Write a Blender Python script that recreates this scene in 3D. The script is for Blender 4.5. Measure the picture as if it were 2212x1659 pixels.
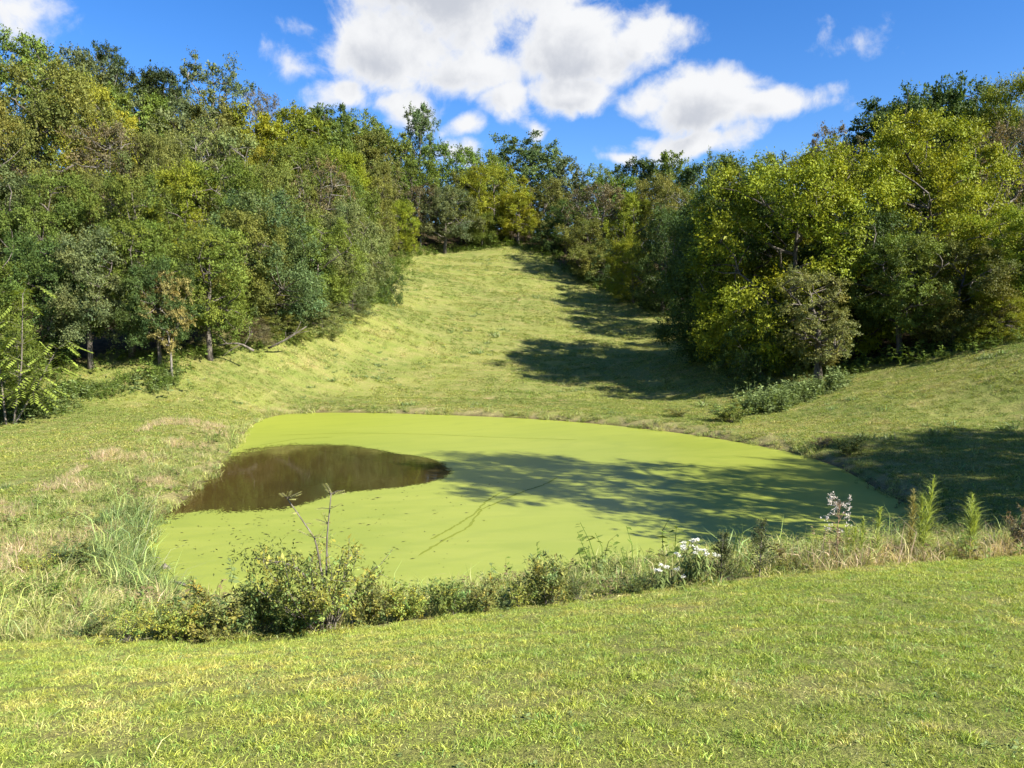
import bpy, math, random
import numpy as np
from mathutils import Vector, Matrix

for o in list(bpy.data.objects):
    bpy.data.objects.remove(o)
SC = bpy.context.scene
COL = SC.collection
rng = np.random.default_rng(7)
R = math.radians

# ------------------------------------------------------------------ camera
CAM_Z, PITCH, FPX = 1.65, R(5.0), 26.0 / 36.0 * 1024
cam_d = bpy.data.cameras.new('camera')
cam_d.lens, cam_d.sensor_width, cam_d.clip_start, cam_d.clip_end = 26.0, 36.0, 0.05, 3000
cam = bpy.data.objects.new('camera', cam_d)
cam.location = (0, 0, CAM_Z)
cam.rotation_euler = (R(90) - PITCH, 0, 0)
COL.objects.link(cam)
SC.camera = cam

# ------------------------------------------------------------------ light
SUN_AZ, SUN_EL = R(122.0), R(36.5)          # azimuth clockwise from +Y (view direction)
SUN_DIR = Vector((math.sin(SUN_AZ) * math.cos(SUN_EL), math.cos(SUN_AZ) * math.cos(SUN_EL), math.sin(SUN_EL)))
sun_d = bpy.data.lights.new('sun', 'SUN')
sun_d.energy, sun_d.angle, sun_d.color = 5.0, R(0.5), (1.0, 0.94, 0.83)
sun = bpy.data.objects.new('sun', sun_d)
sun.rotation_euler = SUN_DIR.to_track_quat('Z', 'Y').to_euler()
sun.location = (30, -30, 60)
COL.objects.link(sun)

SKY_STRENGTH = 0.07
vs = SC.view_settings
vs.view_transform, vs.look, vs.gamma, vs.use_curve_mapping = 'Standard', 'None', 1.0, False
vs.exposure = 1.5
SC.cycles.use_denoising = True
SC.cycles.denoiser = 'OPENIMAGEDENOISE'
SC.cycles.denoising_input_passes = 'RGB_ALBEDO_NORMAL'
SC.cycles.denoising_prefilter = 'ACCURATE'
SC.cycles.max_bounces = 4
SC.cycles.diffuse_bounces = 2
SC.cycles.use_adaptive_sampling = True
SC.cycles.adaptive_threshold = 0.015
SC.cycles.glossy_bounces = 2
SC.cycles.transmission_bounces = 2
SC.cycles.transparent_max_bounces = 8
SC.cycles.sample_clamp_indirect = 6.0


def pix_dir(u, v):
    """direction of the ray through pixel (u, v) of a 1024x768 frame"""
    a, b = (u - 512) / FPX, (384 - v) / FPX
    cp, sp = math.cos(PITCH), math.sin(PITCH)
    return np.array([a, cp + b * sp, -sp + b * cp])


def P(u, v, d):
    k = pix_dir(u, v)
    return k * (d / k[1]) + np.array([0, 0, CAM_Z])


def on_level(u, v, z):
    k = pix_dir(u, v)
    return k * ((z - CAM_Z) / k[2]) + np.array([0, 0, CAM_Z])


D = 1024 / 2212.0                           # measuring scale used for outlines

# ------------------------------------------------------------------ node helpers
class NT:
    def __init__(self, tree):
        self.t = tree

    def n(self, kind, **kw):
        nd = self.t.nodes.new(kind)
        ins = kw.pop('ins', {})
        for k, v in kw.items():
            setattr(nd, k, v)
        for k, v in ins.items():
            s = nd.inputs[k]
            if isinstance(v, bpy.types.NodeSocket):
                self.t.links.new(v, s)
            else:
                s.default_value = v
        return nd

    def math(self, op, a, b=None, c=None, clamp=False):
        ins = {0: a}
        if b is not None: ins[1] = b
        if c is not None: ins[2] = c
        return self.n('ShaderNodeMath', operation=op, use_clamp=clamp, ins=ins).outputs[0]

    def mapr(self, v, a, b, c=0.0, d=1.0, smooth=True):
        return self.n('ShaderNodeMapRange', interpolation_type='SMOOTHSTEP' if smooth else 'LINEAR',
                      ins={0: v, 1: a, 2: b, 3: c, 4: d}).outputs[0]

    def mix(self, f, a, b, blend='MIX'):
        nd = self.n('ShaderNodeMix', data_type='RGBA', blend_type=blend)
        for idx, val in ((0, f), (6, a), (7, b)):
            s = nd.inputs[idx]
            if isinstance(val, bpy.types.NodeSocket):
                self.t.links.new(val, s)
            else:
                s.default_value = val if idx == 0 or len(val) == 4 else (*val, 1)
        return nd.outputs[2]

    def noise(self, vec, scale, detail=4, rough=0.55, dist=0.0):
        ins = {'Scale': scale, 'Detail': detail, 'Roughness': rough, 'Distortion': dist}
        if vec is not None: ins['Vector'] = vec
        return self.n('ShaderNodeTexNoise', ins=ins).outputs['Fac']

    def link(self, a, b):
        self.t.links.new(a, b)


# ------------------------------------------------------------------ world: sky with fair-weather cumulus
def build_world():
    w = bpy.data.worlds.new('World')
    SC.world = w
    w.use_nodes = True
    t = w.node_tree
    t.nodes.clear()
    N = NT(t)
    sky = N.n('ShaderNodeTexSky', sky_type='NISHITA')
    sky.sun_disc = False
    sky.sun_elevation = SUN_EL
    sky.sun_rotation = SUN_AZ
    sky.altitude, sky.air_density, sky.dust_density, sky.ozone_density = 200, 1.0, 0.25, 3.0
    hs = N.n('ShaderNodeHueSaturation', ins={'Hue': 0.512, 'Saturation': 1.34, 'Value': 1.07, 'Color': sky.outputs[0]})
    tc = N.n('ShaderNodeTexCoord').outputs['Generated']
    sep = N.n('ShaderNodeSeparateXYZ', ins={0: tc})
    az = N.math('MULTIPLY', N.math('ARCTAN2', sep.outputs[0], sep.outputs[1]), 57.2958)
    el = N.math('MULTIPLY', N.math('ARCSINE', sep.outputs[2]), 57.2958)
    ae = N.n('ShaderNodeCombineXYZ', ins={0: az, 1: el}).outputs[0]
    warp = N.n('ShaderNodeTexNoise', ins={'Vector': ae, 'Scale': 0.16, 'Detail': 3})
    wv = N.n('ShaderNodeVectorMath', operation='MULTIPLY_ADD',
             ins={0: warp.outputs['Color'], 1: (5, 4, 0), 2: (-2.5, -2, 0)}).outputs[0]
    aew = N.n('ShaderNodeVectorMath', operation='ADD', ins={0: ae, 1: wv}).outputs[0]
    # cloud banks: azimuth/elevation of their middles, half sizes, thickness
    banks = [(1010, -70, 340, 165, 1.0), (850, 100, 165, 110, .95), (735, 195, 85, 45, .7), (1010, 140, 150, 75, .8),
             (1250, 100, 160, 90, 1.0), (1235, 195, 120, 55, .9), (1410, 75, 85, 55, .75), (1095, 215, 62, 62, .8),
             (1520, 225, 150, 75, 1.0), (1665, 238, 145, 40, .8), (1490, 305, 165, 38, .75), (1400, 205, 70, 40, .6),
             (1152, 280, 30, 30, .55), (1000, 283, 50, 26, .5), (1345, 332, 48, 18, .55), (890, 225, 90, 45, .65),
             (985, 330, 60, 26, .45),
             (20, -8, 130, 55, .36), (1840, 88, 42, 20, .12), (655, 45, 60, 18, .24), (640, 130, 60, 26, .26)]
    far = N.noise(ae, 0.035, 2, 0.5)
    far = N.math('MULTIPLY', N.math('SUBTRACT', far, 0.60), 4.0)
    side = N.math('MAXIMUM', N.mapr(N.math('ABSOLUTE', az), 40, 60), N.mapr(el, 36, 50))
    far = N.math('SUBTRACT', N.math('ADD', far, side), 1.0)     # the same kind of cloud field all round the sky

    def density(shift):
        best = None
        pw = N.n('ShaderNodeVectorMath', operation='ADD', ins={0: aew, 1: shift}).outputs[0]
        p0 = N.n('ShaderNodeVectorMath', operation='ADD', ins={0: ae, 1: shift}).outputs[0]
        for (x, y, rx, ry, s) in banks:
            k = pix_dir(x * D, y * D)
            k = k / np.linalg.norm(k)
            a0, e0 = math.degrees(math.atan2(k[0], k[1])), math.degrees(math.asin(k[2]))
            q = math.degrees(D / FPX)
            d = N.n('ShaderNodeVectorMath', operation='SUBTRACT', ins={0: pw, 1: (a0, e0, 0)}).outputs[0]
            d = N.n('ShaderNodeVectorMath', operation='MULTIPLY', ins={0: d, 1: (1 / (rx * q), 1 / (ry * q), 0)}).outputs[0]
            ln = N.n('ShaderNodeVectorMath', operation='LENGTH', ins={0: d}).outputs[1]
            b = N.math('MULTIPLY', N.math('SUBTRACT', 1.0, ln), s)
            best = b if best is None else N.math('SMOOTH_MAX', best, b, 0.12)
        best = N.math('MAXIMUM', best, far)
        puff = N.noise(p0, 0.26, 10, 0.58, 0.5)
        fine = N.noise(p0, 1.0, 7, 0.65, 0.3)
        f = N.math('ADD', N.math('MULTIPLY', N.math('SUBTRACT', puff, 0.5), 1.25), N.math('MULTIPLY', N.math('SUBTRACT', fine, 0.5), 0.40))
        return N.math('ADD', N.math('MULTIPLY', best, 1.2), f)

    dens = density((0, 0, 0))
    toward = density((1.5, 1.1, 0))          # further into the cloud towards the sun: shaded behind it
    mask = N.mapr(dens, -0.05, 0.50)
    mask = N.math('MULTIPLY', mask, N.mapr(el, 0.0, 4.0))
    thick = N.math('MULTIPLY', N.mapr(toward, 0.15, 1.15), N.mapr(dens, 0.15, 0.8))
    white, grey = (0.94, 0.95, 0.97), (0.60, 0.63, 0.70)
    k = 1.0 / 2 ** vs.exposure / SKY_STRENGTH
    col = N.mix(thick, [c * k for c in white], [c * k for c in grey])
    out = N.mix(mask, hs.outputs[0], col)
    bg = N.n('ShaderNodeBackground', ins={'Color': out, 'Strength': SKY_STRENGTH})
    N.link(bg.outputs[0], N.n('ShaderNodeOutputWorld').inputs[0])


build_world()


# ------------------------------------------------------------------ tagging, mesh building
def tag(o, label=None, cat=None, group=None, kind=None):
    for k, v in (('label', label), ('category', cat), ('group', group), ('kind', kind)):
        if v: o[k] = v
    return o


def empty(name, loc, rz=0.0):
    o = bpy.data.objects.new(name, None)
    o.empty_display_size = 0.3
    o.location = loc
    o.rotation_euler = (0, 0, rz)
    COL.objects.link(o)
    return o


def link(name, me, parent=None):
    o = bpy.data.objects.new(name, me)
    COL.objects.link(o)
    if parent is not None: o.parent = parent
    return o


def unit(a):
    return a / np.maximum(np.linalg.norm(a, axis=-1, keepdims=True), 1e-9)


class MB:
    """collects leaves (folded diamonds), blades and tubes; builds one mesh with a per-vertex tint"""
    def __init__(self):
        self.v, self.c, self.f4, self.f3, self.n = [], [], [], [], 0

    def _push(self, v, c):
        v = np.asarray(v, float).reshape(-1, 3)
        c = np.broadcast_to(np.asarray(c, float), (len(v), 3)) if np.ndim(c) == 1 else np.asarray(c, float)
        self.v.append(v); self.c.append(c)
        n0 = self.n
        self.n += len(v)
        return n0

    def leaves(self, pos, axis, nrm, length, width, col, fold=0.25):
        pos, axis, nrm = np.asarray(pos, float), unit(np.asarray(axis, float)), np.asarray(nrm, float)
        n = len(pos)
        if n == 0: return
        side = unit(np.cross(axis, nrm))
        up = unit(np.cross(side, axis))
        L = np.broadcast_to(np.asarray(length, float), (n,))[:, None]
        W = np.broadcast_to(np.asarray(width, float), (n,))[:, None] * 0.5
        q = np.empty((n, 4, 3))
        q[:, 0] = pos
        q[:, 1] = pos + axis * L * 0.45 + side * W + up * W * fold
        q[:, 2] = pos + axis * L
        q[:, 3] = pos + axis * L * 0.45 - side * W + up * W * fold
        c = np.repeat(np.broadcast_to(np.asarray(col, float), (n, 3)), 4, axis=0)
        n0 = self._push(q.reshape(-1, 3), c)
        self.f4.append(n0 + np.arange(n * 4).reshape(n, 4))

    def blades(self, pos, d, bend, length, width, col):
        """grass blades: root quad + tip triangle, bending over"""
        pos = np.asarray(pos, float); n = len(pos)
        d = unit(d)
        side = unit(np.cross(d, unit(rng.normal(size=(n, 3)))))
        L = np.broadcast_to(np.asarray(length, float), (n,))[:, None]
        W = np.broadcast_to(np.asarray(width, float), (n,))[:, None] * 0.5
        mid = pos + d * L * 0.55
        tip = mid + unit(d + bend) * L * 0.45
        v = np.stack([pos - side * W, pos + side * W, mid + side * W * 0.8, mid - side * W * 0.8, tip], 1)
        c = np.repeat(np.broadcast_to(np.asarray(col, float), (n, 3)), 5, axis=0)
        n0 = self._push(v.reshape(-1, 3), c)
        b = n0 + np.arange(n)[:, None] * 5
        self.f4.append(np.concatenate([b, b + 1, b + 2, b + 3], 1))
        self.f3.append(np.concatenate([b + 3, b + 2, b + 4], 1))

    def tube(self, pts, rad, sides=6, col=(1, 1, 1), cap=True):
        pts = np.asarray(pts, float); m = len(pts)
        rad = np.broadcast_to(np.asarray(rad, float), (m,))
        tan = unit(np.gradient(pts, axis=0))
        ref = np.where(np.abs(tan[:, 2:3]) > 0.9, np.array([[1.0, 0, 0]]), np.array([[0, 0, 1.0]]))
        a = unit(np.cross(tan, ref)); b = np.cross(tan, a)
        th = np.arange(sides) * 2 * np.pi / sides
        ring = pts[:, None] + rad[:, None, None] * (np.cos(th)[None, :, None] * a[:, None] + np.sin(th)[None, :, None] * b[:, None])
        n0 = self._push(ring.reshape(-1, 3), np.asarray(col, float))
        i, j = np.meshgrid(np.arange(m - 1), np.arange(sides), indexing='ij')
        k = (j + 1) % sides
        self.f4.append(n0 + np.stack([i * sides + j, i * sides + k, (i + 1) * sides + k, (i + 1) * sides + j], -1).reshape(-1, 4))
        if cap:
            for r0, flip in ((0, True), ((m - 1) * sides, False)):
                idx = n0 + r0 + np.arange(sides)
                if flip: idx = idx[::-1]
                self.f3.append(np.stack([np.full(sides - 2, idx[0]), idx[1:-1], idx[2:]], 1))

    def mesh(self, name, mat, smooth=False):
        v = np.concatenate(self.v); c = np.concatenate(self.c)
        f4 = np.concatenate(self.f4) if self.f4 else np.zeros((0, 4), int)
        f3 = np.concatenate(self.f3) if self.f3 else np.zeros((0, 3), int)
        me = raw_mesh(name, v, f4, f3, mat, smooth)
        at = me.attributes.new('tint', 'FLOAT_COLOR', 'POINT')
        at.data.foreach_set('color', np.concatenate([c, np.ones((len(c), 1))], 1).astype(np.float32).ravel())
        return me


def raw_mesh(name, v, f4, f3=None, mat=None, smooth=False):
    f3 = np.zeros((0, 3), int) if f3 is None else np.asarray(f3)
    f4 = np.zeros((0, 4), int) if f4 is None else np.asarray(f4)
    me = bpy.data.meshes.new(name)
    me.vertices.add(len(v)); me.vertices.foreach_set('co', np.asarray(v, np.float32).ravel())
    me.loops.add(f4.size + f3.size)
    me.loops.foreach_set('vertex_index', np.concatenate([f4.ravel(), f3.ravel()]).astype(np.int32))
    me.polygons.add(len(f4) + len(f3))
    st = np.concatenate([np.arange(len(f4)) * 4, f4.size + np.arange(len(f3)) * 3]).astype(np.int32)
    me.polygons.foreach_set('loop_start', st)
    if smooth: me.polygons.foreach_set('use_smooth', np.ones(len(st), bool))
    me.update(calc_edges=True)
    if mat is not None: me.materials.append(mat)
    return me


# ------------------------------------------------------------------ materials
def new_mat(name):
    m = bpy.data.materials.new(name)
    m.use_nodes = True
    m.node_tree.nodes.clear()
    return m, NT(m.node_tree)


def leaf_mat(name, gain=(1, 1, 1), use_obj=True, transl=0.26, rough=0.55, spec=0.14):
    m, N = new_mat(name)
    col = N.n('ShaderNodeAttribute', attribute_name='tint').outputs['Color']
    oi = N.n('ShaderNodeObjectInfo')
    if use_obj: col = N.mix(1.0, col, oi.outputs['Color'], 'MULTIPLY')
    col = N.mix(1.0, col, gain, 'MULTIPLY')
    p = N.n('ShaderNodeBsdfPrincipled', ins={'Base Color': col, 'Roughness': rough, 'Specular IOR Level': spec})
    tl = N.n('ShaderNodeBsdfTranslucent', ins={'Color': N.mix(1.0, col, (1.25, 1.2, 0.55), 'MULTIPLY')})
    mx = N.n('ShaderNodeMixShader', ins={0: transl})
    N.link(p.outputs[0], mx.inputs[1]); N.link(tl.outputs[0], mx.inputs[2])
    N.link(mx.outputs[0], N.n('ShaderNodeOutputMaterial').inputs[0])
    return m


def bark_mat(name, a, b, scale=9.0):
    m, N = new_mat(name)
    pos = N.n('ShaderNodeTexCoord').outputs['Object']
    st = N.n('ShaderNodeMapping', ins={'Vector': pos, 'Scale': (1, 1, 0.22)}).outputs[0]
    f = N.noise(st, scale, 6, 0.65)
    col = N.mix(N.mapr(f, 0.36, 0.66), a, b)
    tint = N.n('ShaderNodeAttribute', attribute_name='tint').outputs['Color']
    col = N.mix(1.0, col, tint, 'MULTIPLY')
    bump = N.n('ShaderNodeBump', ins={'Strength': 0.7, 'Distance': 0.03, 'Height': f})
    p = N.n('ShaderNodeBsdfPrincipled', ins={'Base Color': col, 'Roughness': 0.9, 'Normal': bump.outputs[0], 'Specular IOR Level': 0.2})
    N.link(p.outputs[0], N.n('ShaderNodeOutputMaterial').inputs[0])
    return m


M_LEAF = leaf_mat('leaf')
M_GRASS = None
M_BARK = bark_mat('bark', (0.05, 0.042, 0.033), (0.17, 0.15, 0.125))
M_PALEBARK = bark_mat('pale_bark', (0.10, 0.088, 0.072), (0.24, 0.22, 0.19))
M_DEADWOOD = bark_mat('dead_wood', (0.08, 0.07, 0.056), (0.20, 0.175, 0.145))

# ------------------------------------------------------------------ terrain shape
WATER_Z = -3.35
pond_px = [(548, 918), (590, 900), (650, 893), (760, 892), (900, 895), (1100, 903), (1250, 913), (1400, 928), (1560, 950), (1700, 977),
           (1790, 1003), (1850, 1032), (1900, 1062), (1965, 1098), (1950, 1140), (1890, 1178), (1780, 1200), (1600, 1212), (1400, 1232),
           (1200, 1258), (1000, 1290), (800, 1318), (600, 1330), (440, 1315), (345, 1285), (312, 1240), (310, 1190), (335, 1130),
           (395, 1085), (440, 1040), (482, 995), (512, 958)]
open_px = [(300, 1130), (372, 1078), (430, 1030), (475, 998), (530, 975), (620, 961), (700, 960), (780, 966), (870, 982), (930, 991),
           (962, 1004), (972, 1019), (955, 1034), (885, 1051), (740, 1066), (660, 1088), (600, 1101), (520, 1106), (440, 1106), (380, 1116)]


def smooth_closed(pts, k=6):
    p = np.asarray(pts, float); n = len(p); out = []
    for i in range(n):
        a, b, c, d = p[i - 1], p[i], p[(i + 1) % n], p[(i + 2) % n]
        for t in np.arange(k) / k:
            out.append(0.5 * ((2 * b) + (c - a) * t + (2 * a - 5 * b + 4 * c - d) * t * t + (3 * b - a - 3 * c + d) * t ** 3))
    return np.array(out)


POND = smooth_closed([on_level(x * D, y * D, WATER_Z)[:2] for x, y in pond_px], 4)
HOLE = smooth_closed([on_level(x * D, y * D, WATER_Z)[:2] for x, y in open_px], 4)


def sdist(poly, x, y):
    """signed distance to a closed polygon, negative inside"""
    x, y = np.asarray(x, float).ravel(), np.asarray(y, float).ravel()
    best = np.full(x.shape, 1e18); ins = np.zeros(x.shape, bool)
    n = len(poly)
    for i in range(n):
        ax, ay = poly[i]; bx, by = poly[(i + 1) % n]
        dx, dy = bx - ax, by - ay
        t = np.clip(((x - ax) * dx + (y - ay) * dy) / (dx * dx + dy * dy + 1e-12), 0, 1)
        best = np.minimum(best, (x - ax - t * dx) ** 2 + (y - ay - t * dy) ** 2)
        c = (ay > y) != (by > y)
        if dy != 0:
            ins ^= c & (x < (bx - ax) * (y - ay) / dy + ax)
    s = np.sqrt(best)
    return np.where(ins, -s, s)


ctrl_px = [  # ground seen at (u, v) at distance d
    (0, 648, 7.0), (185, 648, 7.4), (296, 636, 7.7), (417, 620, 8.0), (555, 602, 8.4), (694, 584, 8.8), (833, 569, 9.2), (926, 561, 9.4), (1024, 556, 9.6),
    (0, 610, 9.6), (0, 560, 13.0), (0, 509, 18.0), (0, 450, 26.0), (0, 412, 34.0), (60, 480, 21.5), (130, 440, 27.5), (150, 392, 37.0), (200, 420, 32.0),
    (72, 381, 37.0), (167, 369, 39.0), (278, 344, 46.0), (340, 320, 55.0), (370, 306, 60.0), (393, 279, 76.0), (418, 256, 92.0), (440, 253, 97.0),
    (509, 404, 42.0), (509, 380, 49.0), (509, 350, 58.0), (509, 310, 71.0), (509, 272, 86.0), (509, 247, 99.0),
    (380, 400, 42.5), (380, 360, 52.0), (430, 310, 69.0), (300, 390, 43.0),
    (602, 288, 82.0), (685, 318, 67.0), (640, 350, 58.0), (640, 395, 45.0), (731, 369, 47.0), (822, 377, 41.0), (870, 372, 40.0), (949, 357, 38.0), (1024, 339, 36.5),
    (740, 406, 38.5), (820, 416, 33.0), (900, 425, 29.0), (960, 390, 32.5), (1024, 380, 31.5), (1024, 412, 30.0), (1024, 460, 22.5), (1024, 530, 14.5), (940, 480, 21.5), (960, 530, 16.0)]
ctrl_w = [(0, 0, 0), (-4, 0, -.08), (4, 0, .08), (0, 4, -.52), (-3, 4, -.62), (3, 4, -.46), (0, -6, .15), (-10, -6, -.3), (10, -6, .5), (-25, 0, -1.9), (-14, 4, -1.6),
          (9, 5, -.55), (20, 2, .2), (32, 6, 1.5), (30, 22, .2), (24, 12, -1.2), (45, 30, 5.0), (60, 10, 8.0),
          (-38, 46, 0.8), (-33, 58, 4.2), (-52, 62, 8.0), (-22, 62, 4.0), (-46, 80, 13.5), (-70, 85, 19.0), (-28, 82, 10.5), (-20, 98, 14.5), (-55, 108, 22.0),
          (-30, 118, 19.0), (-12, 120, 17.0), (8, 128, 16.0), (25, 118, 13.0), (22, 98, 10.0), (30, 78, 6.5), (38, 62, 6.0), (48, 72, 11.5), (62, 58, 13.5), (50, 95, 16.0),
          (-60, 40, 3.0), (-60, 20, 0.0), (-120, 60, 22), (-150, 130, 32), (-60, 150, 24), (-20, 160, 18), (20, 170, 16), (90, 150, 20), (120, 70, 24), (120, 0, 18), (80, -60, 4),
          (0, -80, -3), (-90, -50, -4), (-130, 0, 5), (-200, 200, 30), (200, 200, 24), (0, 260, 14)]
CT = np.array([P(*c) for c in ctrl_px] + [np.array(c, float) for c in ctrl_w])


def _tps(r2):
    return np.where(r2 > 1e-9, 0.5 * r2 * np.log(np.maximum(r2, 1e-12)), 0.0)


def _fit():
    n = len(CT)
    xy = CT[:, :2] / 50.0
    K = _tps(((xy[:, None] - xy[None]) ** 2).sum(-1)) + 6e-4 * np.eye(n)
    A = np.zeros((n + 3, n + 3)); A[:n, :n] = K
    A[:n, n] = 1; A[:n, n + 1:] = xy; A[n:, :n] = A[:n, n:].T
    b = np.zeros(n + 3); b[:n] = CT[:, 2]
    return np.linalg.solve(A, b)


TPW = _fit()


def vnoise(x, y, seed=0):
    """cheap smooth value noise"""
    xi, yi = np.floor(x).astype(np.int64), np.floor(y).astype(np.int64)
    fx, fy = x - xi, y - yi
    fx, fy = fx * fx * (3 - 2 * fx), fy * fy * (3 - 2 * fy)

    def h(a, b):
        n = (a * 374761393 + b * 668265263 + seed * 1442695041) & 0x7fffffff
        n = ((n ^ (n >> 13)) * 1274126177) & 0x7fffffff
        return ((n ^ (n >> 16)) & 0xffff) / 65535.0
    return (h(xi, yi) * (1 - fx) + h(xi + 1, yi) * fx) * (1 - fy) + (h(xi, yi + 1) * (1 - fx) + h(xi + 1, yi + 1) * fx) * fy


def ground(x, y, sd=None):
    x, y = np.asarray(x, float).ravel(), np.asarray(y, float).ravel()
    cx, cy = np.clip(x, -200, 200) / 50.0, np.clip(y, -80, 260) / 50.0
    z = TPW[-3] + TPW[-2] * cx + TPW[-1] * cy
    for i in range(len(CT)):
        z = z + TPW[i] * _tps((cx - CT[i, 0] / 50) ** 2 + (cy - CT[i, 1] / 50) ** 2)
    dist = np.hypot(x, y)
    z = z + (vnoise(x / 3.1, y / 3.1, 1) - .5) * 0.14 * np.clip(dist / 14, 0.25, 1.0) + (vnoise(x / 0.9, y / 0.9, 2) - .5) * 0.05
    if sd is None: sd = sdist(POND, x, y)
    shore = np.where(sd > 0, 0.42 * np.minimum(sd, 0.6) + 0.16 * np.maximum(sd - 0.6, 0), np.maximum(sd * 0.5, -0.9)) + WATER_Z
    shore = shore + (vnoise(x / 0.7, y / 0.7, 5) - .5) * 0.10 * (sd > 0) * np.clip(sd / .4, 0, 1)
    w = np.clip((sd - 0.3) / 2.6, 0, 1); w = w * w * (3 - 2 * w)
    berm = np.clip((-x - 5) / 3, 0, 1) * np.clip((31 - y) / 5, 0, 1) * np.clip((y - 11) / 3, 0, 1)
    z = z + 0.26 * berm * np.exp(-((sd - 3.2) / 1.3) ** 2)
    return shore * (1 - w) + np.maximum(z, WATER_Z + 0.25) * w


# the mown clearing; woods stand outside it
CLEAR = np.array([P(u, v, d)[:2] for u, v, d in [
    (0, 391, 36.5), (72, 381, 38), (167, 369, 40), (278, 345, 46), (345, 318, 56), (372, 303, 62), (393, 280, 76), (410, 258, 91), (440, 253, 97.5),
    (518, 249, 100), (602, 288, 82), (685, 319, 67), (735, 373, 46.5), (822, 378, 41.5), (870, 373, 40), (949, 358, 38), (1024, 340, 36.5)]]
    + [(40, 30), (60, 20), (60, -40), (-60, -40), (-50, 25)])
LAWN_EDGE = np.array([P(u, v, d)[:2] for u, v, d in ctrl_px[:9]])


def lawn_y(x):
    return np.interp(x, LAWN_EDGE[:, 0], LAWN_EDGE[:, 1])


# ------------------------------------------------------------------ turf colour shared by ground and grass
def turf_group():
    g = bpy.data.node_groups.new('turf_colour', 'ShaderNodeTree')
    g.interface.new_socket('Color', in_out='OUTPUT', socket_type='NodeSocketColor')
    N = NT(g)
    pos = N.n('ShaderNodeNewGeometry').outputs['Position']
    big = N.noise(pos, 0.16, 3, 0.5)
    mid = N.noise(pos, 0.75, 5, 0.6)
    fine = N.noise(pos, 4.5, 4, 0.65)
    green = N.mix(N.mapr(big, 0.35, 0.65), (0.212, 0.250, 0.048), (0.152, 0.202, 0.038))
    dry = (0.37, 0.325, 0.130)
    f = N.math('ADD', N.math('MULTIPLY', mid, 0.6), N.math('MULTIPLY', fine, 0.4))
    c = N.mix(N.mapr(f, 0.49, 0.72), green, dry)
    mow = N.n('ShaderNodeMapping', ins={'Vector': pos, 'Rotation': (0, 0, 0.16), 'Scale': (0.22, 1.5, 1)}).outputs[0]
    mw = N.noise(mow, 0.9, 5, 0.62)
    c = N.mix(N.mapr(mw, 0.48, 0.70, 0, 0.45), c, (0.30, 0.255, 0.095))
    c = N.mix(N.mapr(mw, 0.32, 0.48, 0.4, 0), c, (0.125, 0.165, 0.032))
    bare = N.mapr(N.noise(pos, 0.42, 6, 0.7, 0.6), 0.63, 0.73)
    c = N.mix(N.math('MULTIPLY', bare, 0.75), c, (0.42, 0.315, 0.185))
    o = N.n('NodeGroupOutput')
    N.link(c, o.inputs[0])
    return g


TURF = turf_group()


def ground_mat():
    m, N = new_mat('meadow_ground')
    turf = N.n('ShaderNodeGroup', node_tree=TURF).outputs[0]
    pos = N.n('ShaderNodeNewGeometry').outputs['Position']
    woods = N.n('ShaderNodeAttribute', attribute_name='woods').outputs['Fac']
    mud = N.n('ShaderNodeAttribute', attribute_name='mud').outputs['Fac']
    bank = N.n('ShaderNodeAttribute', attribute_name='bank').outputs['Fac']
    # streaks left by mowing and fine blade-scale mottling
    st = N.n('ShaderNodeMapping', ins={'Vector': pos, 'Rotation': (0, 0, 0.2), 'Scale': (0.35, 1.6, 1)}).outputs[0]
    streak = N.noise(st, 1.2, 5, 0.65)
    c = N.mix(N.mapr(streak, 0.3, 0.75, 0.0, 0.55), turf, (0.30, 0.255, 0.10))
    blade = N.noise(pos, 26.0, 3, 0.7)
    c = N.mix(N.mapr(blade, 0.35, 0.65, 0.6, 0.0), c, (0.09, 0.088, 0.03))
    soil = N.mix(N.mapr(N.noise(pos, 2.2, 5, 0.7), .4, .6), (0.20, 0.155, 0.085), (0.30, 0.235, 0.13))
    c = N.mix(N.math('MULTIPLY', bank, 0.55), c, soil)
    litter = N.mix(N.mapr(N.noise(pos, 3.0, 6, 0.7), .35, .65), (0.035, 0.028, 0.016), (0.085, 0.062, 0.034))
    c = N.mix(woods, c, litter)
    c = N.mix(mud, c, (0.06, 0.046, 0.024))
    h = N.math('ADD', N.noise(pos, 9.0, 6, 0.75), N.math('MULTIPLY', N.noise(pos, 1.6, 4, 0.6), 1.6))
    bump = N.n('ShaderNodeBump', ins={'Strength': 0.9, 'Distance': 0.07, 'Height': h})
    p = N.n('ShaderNodeBsdfPrincipled', ins={'Base Color': c, 'Roughness': 0.95, 'Specular IOR Level': 0.1, 'Normal': bump.outputs[0]})
    N.link(p.outputs[0], N.n('ShaderNodeOutputMaterial').inputs[0])
    return m


def axis_coords(fine_a, fine_b, step, out_a, out_b, grow=1.10):
    mid = list(np.arange(fine_a, fine_b + 1e-6, step))
    s, v, hi = step, mid[-1], []
    while v < out_b:
        s = s * grow; v += s; hi.append(v)
    s, v, lo = step, mid[0], []
    while v > out_a:
        s = s * grow; v -= s; lo.append(v)
    return np.array(lo[::-1] + mid + hi)


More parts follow.
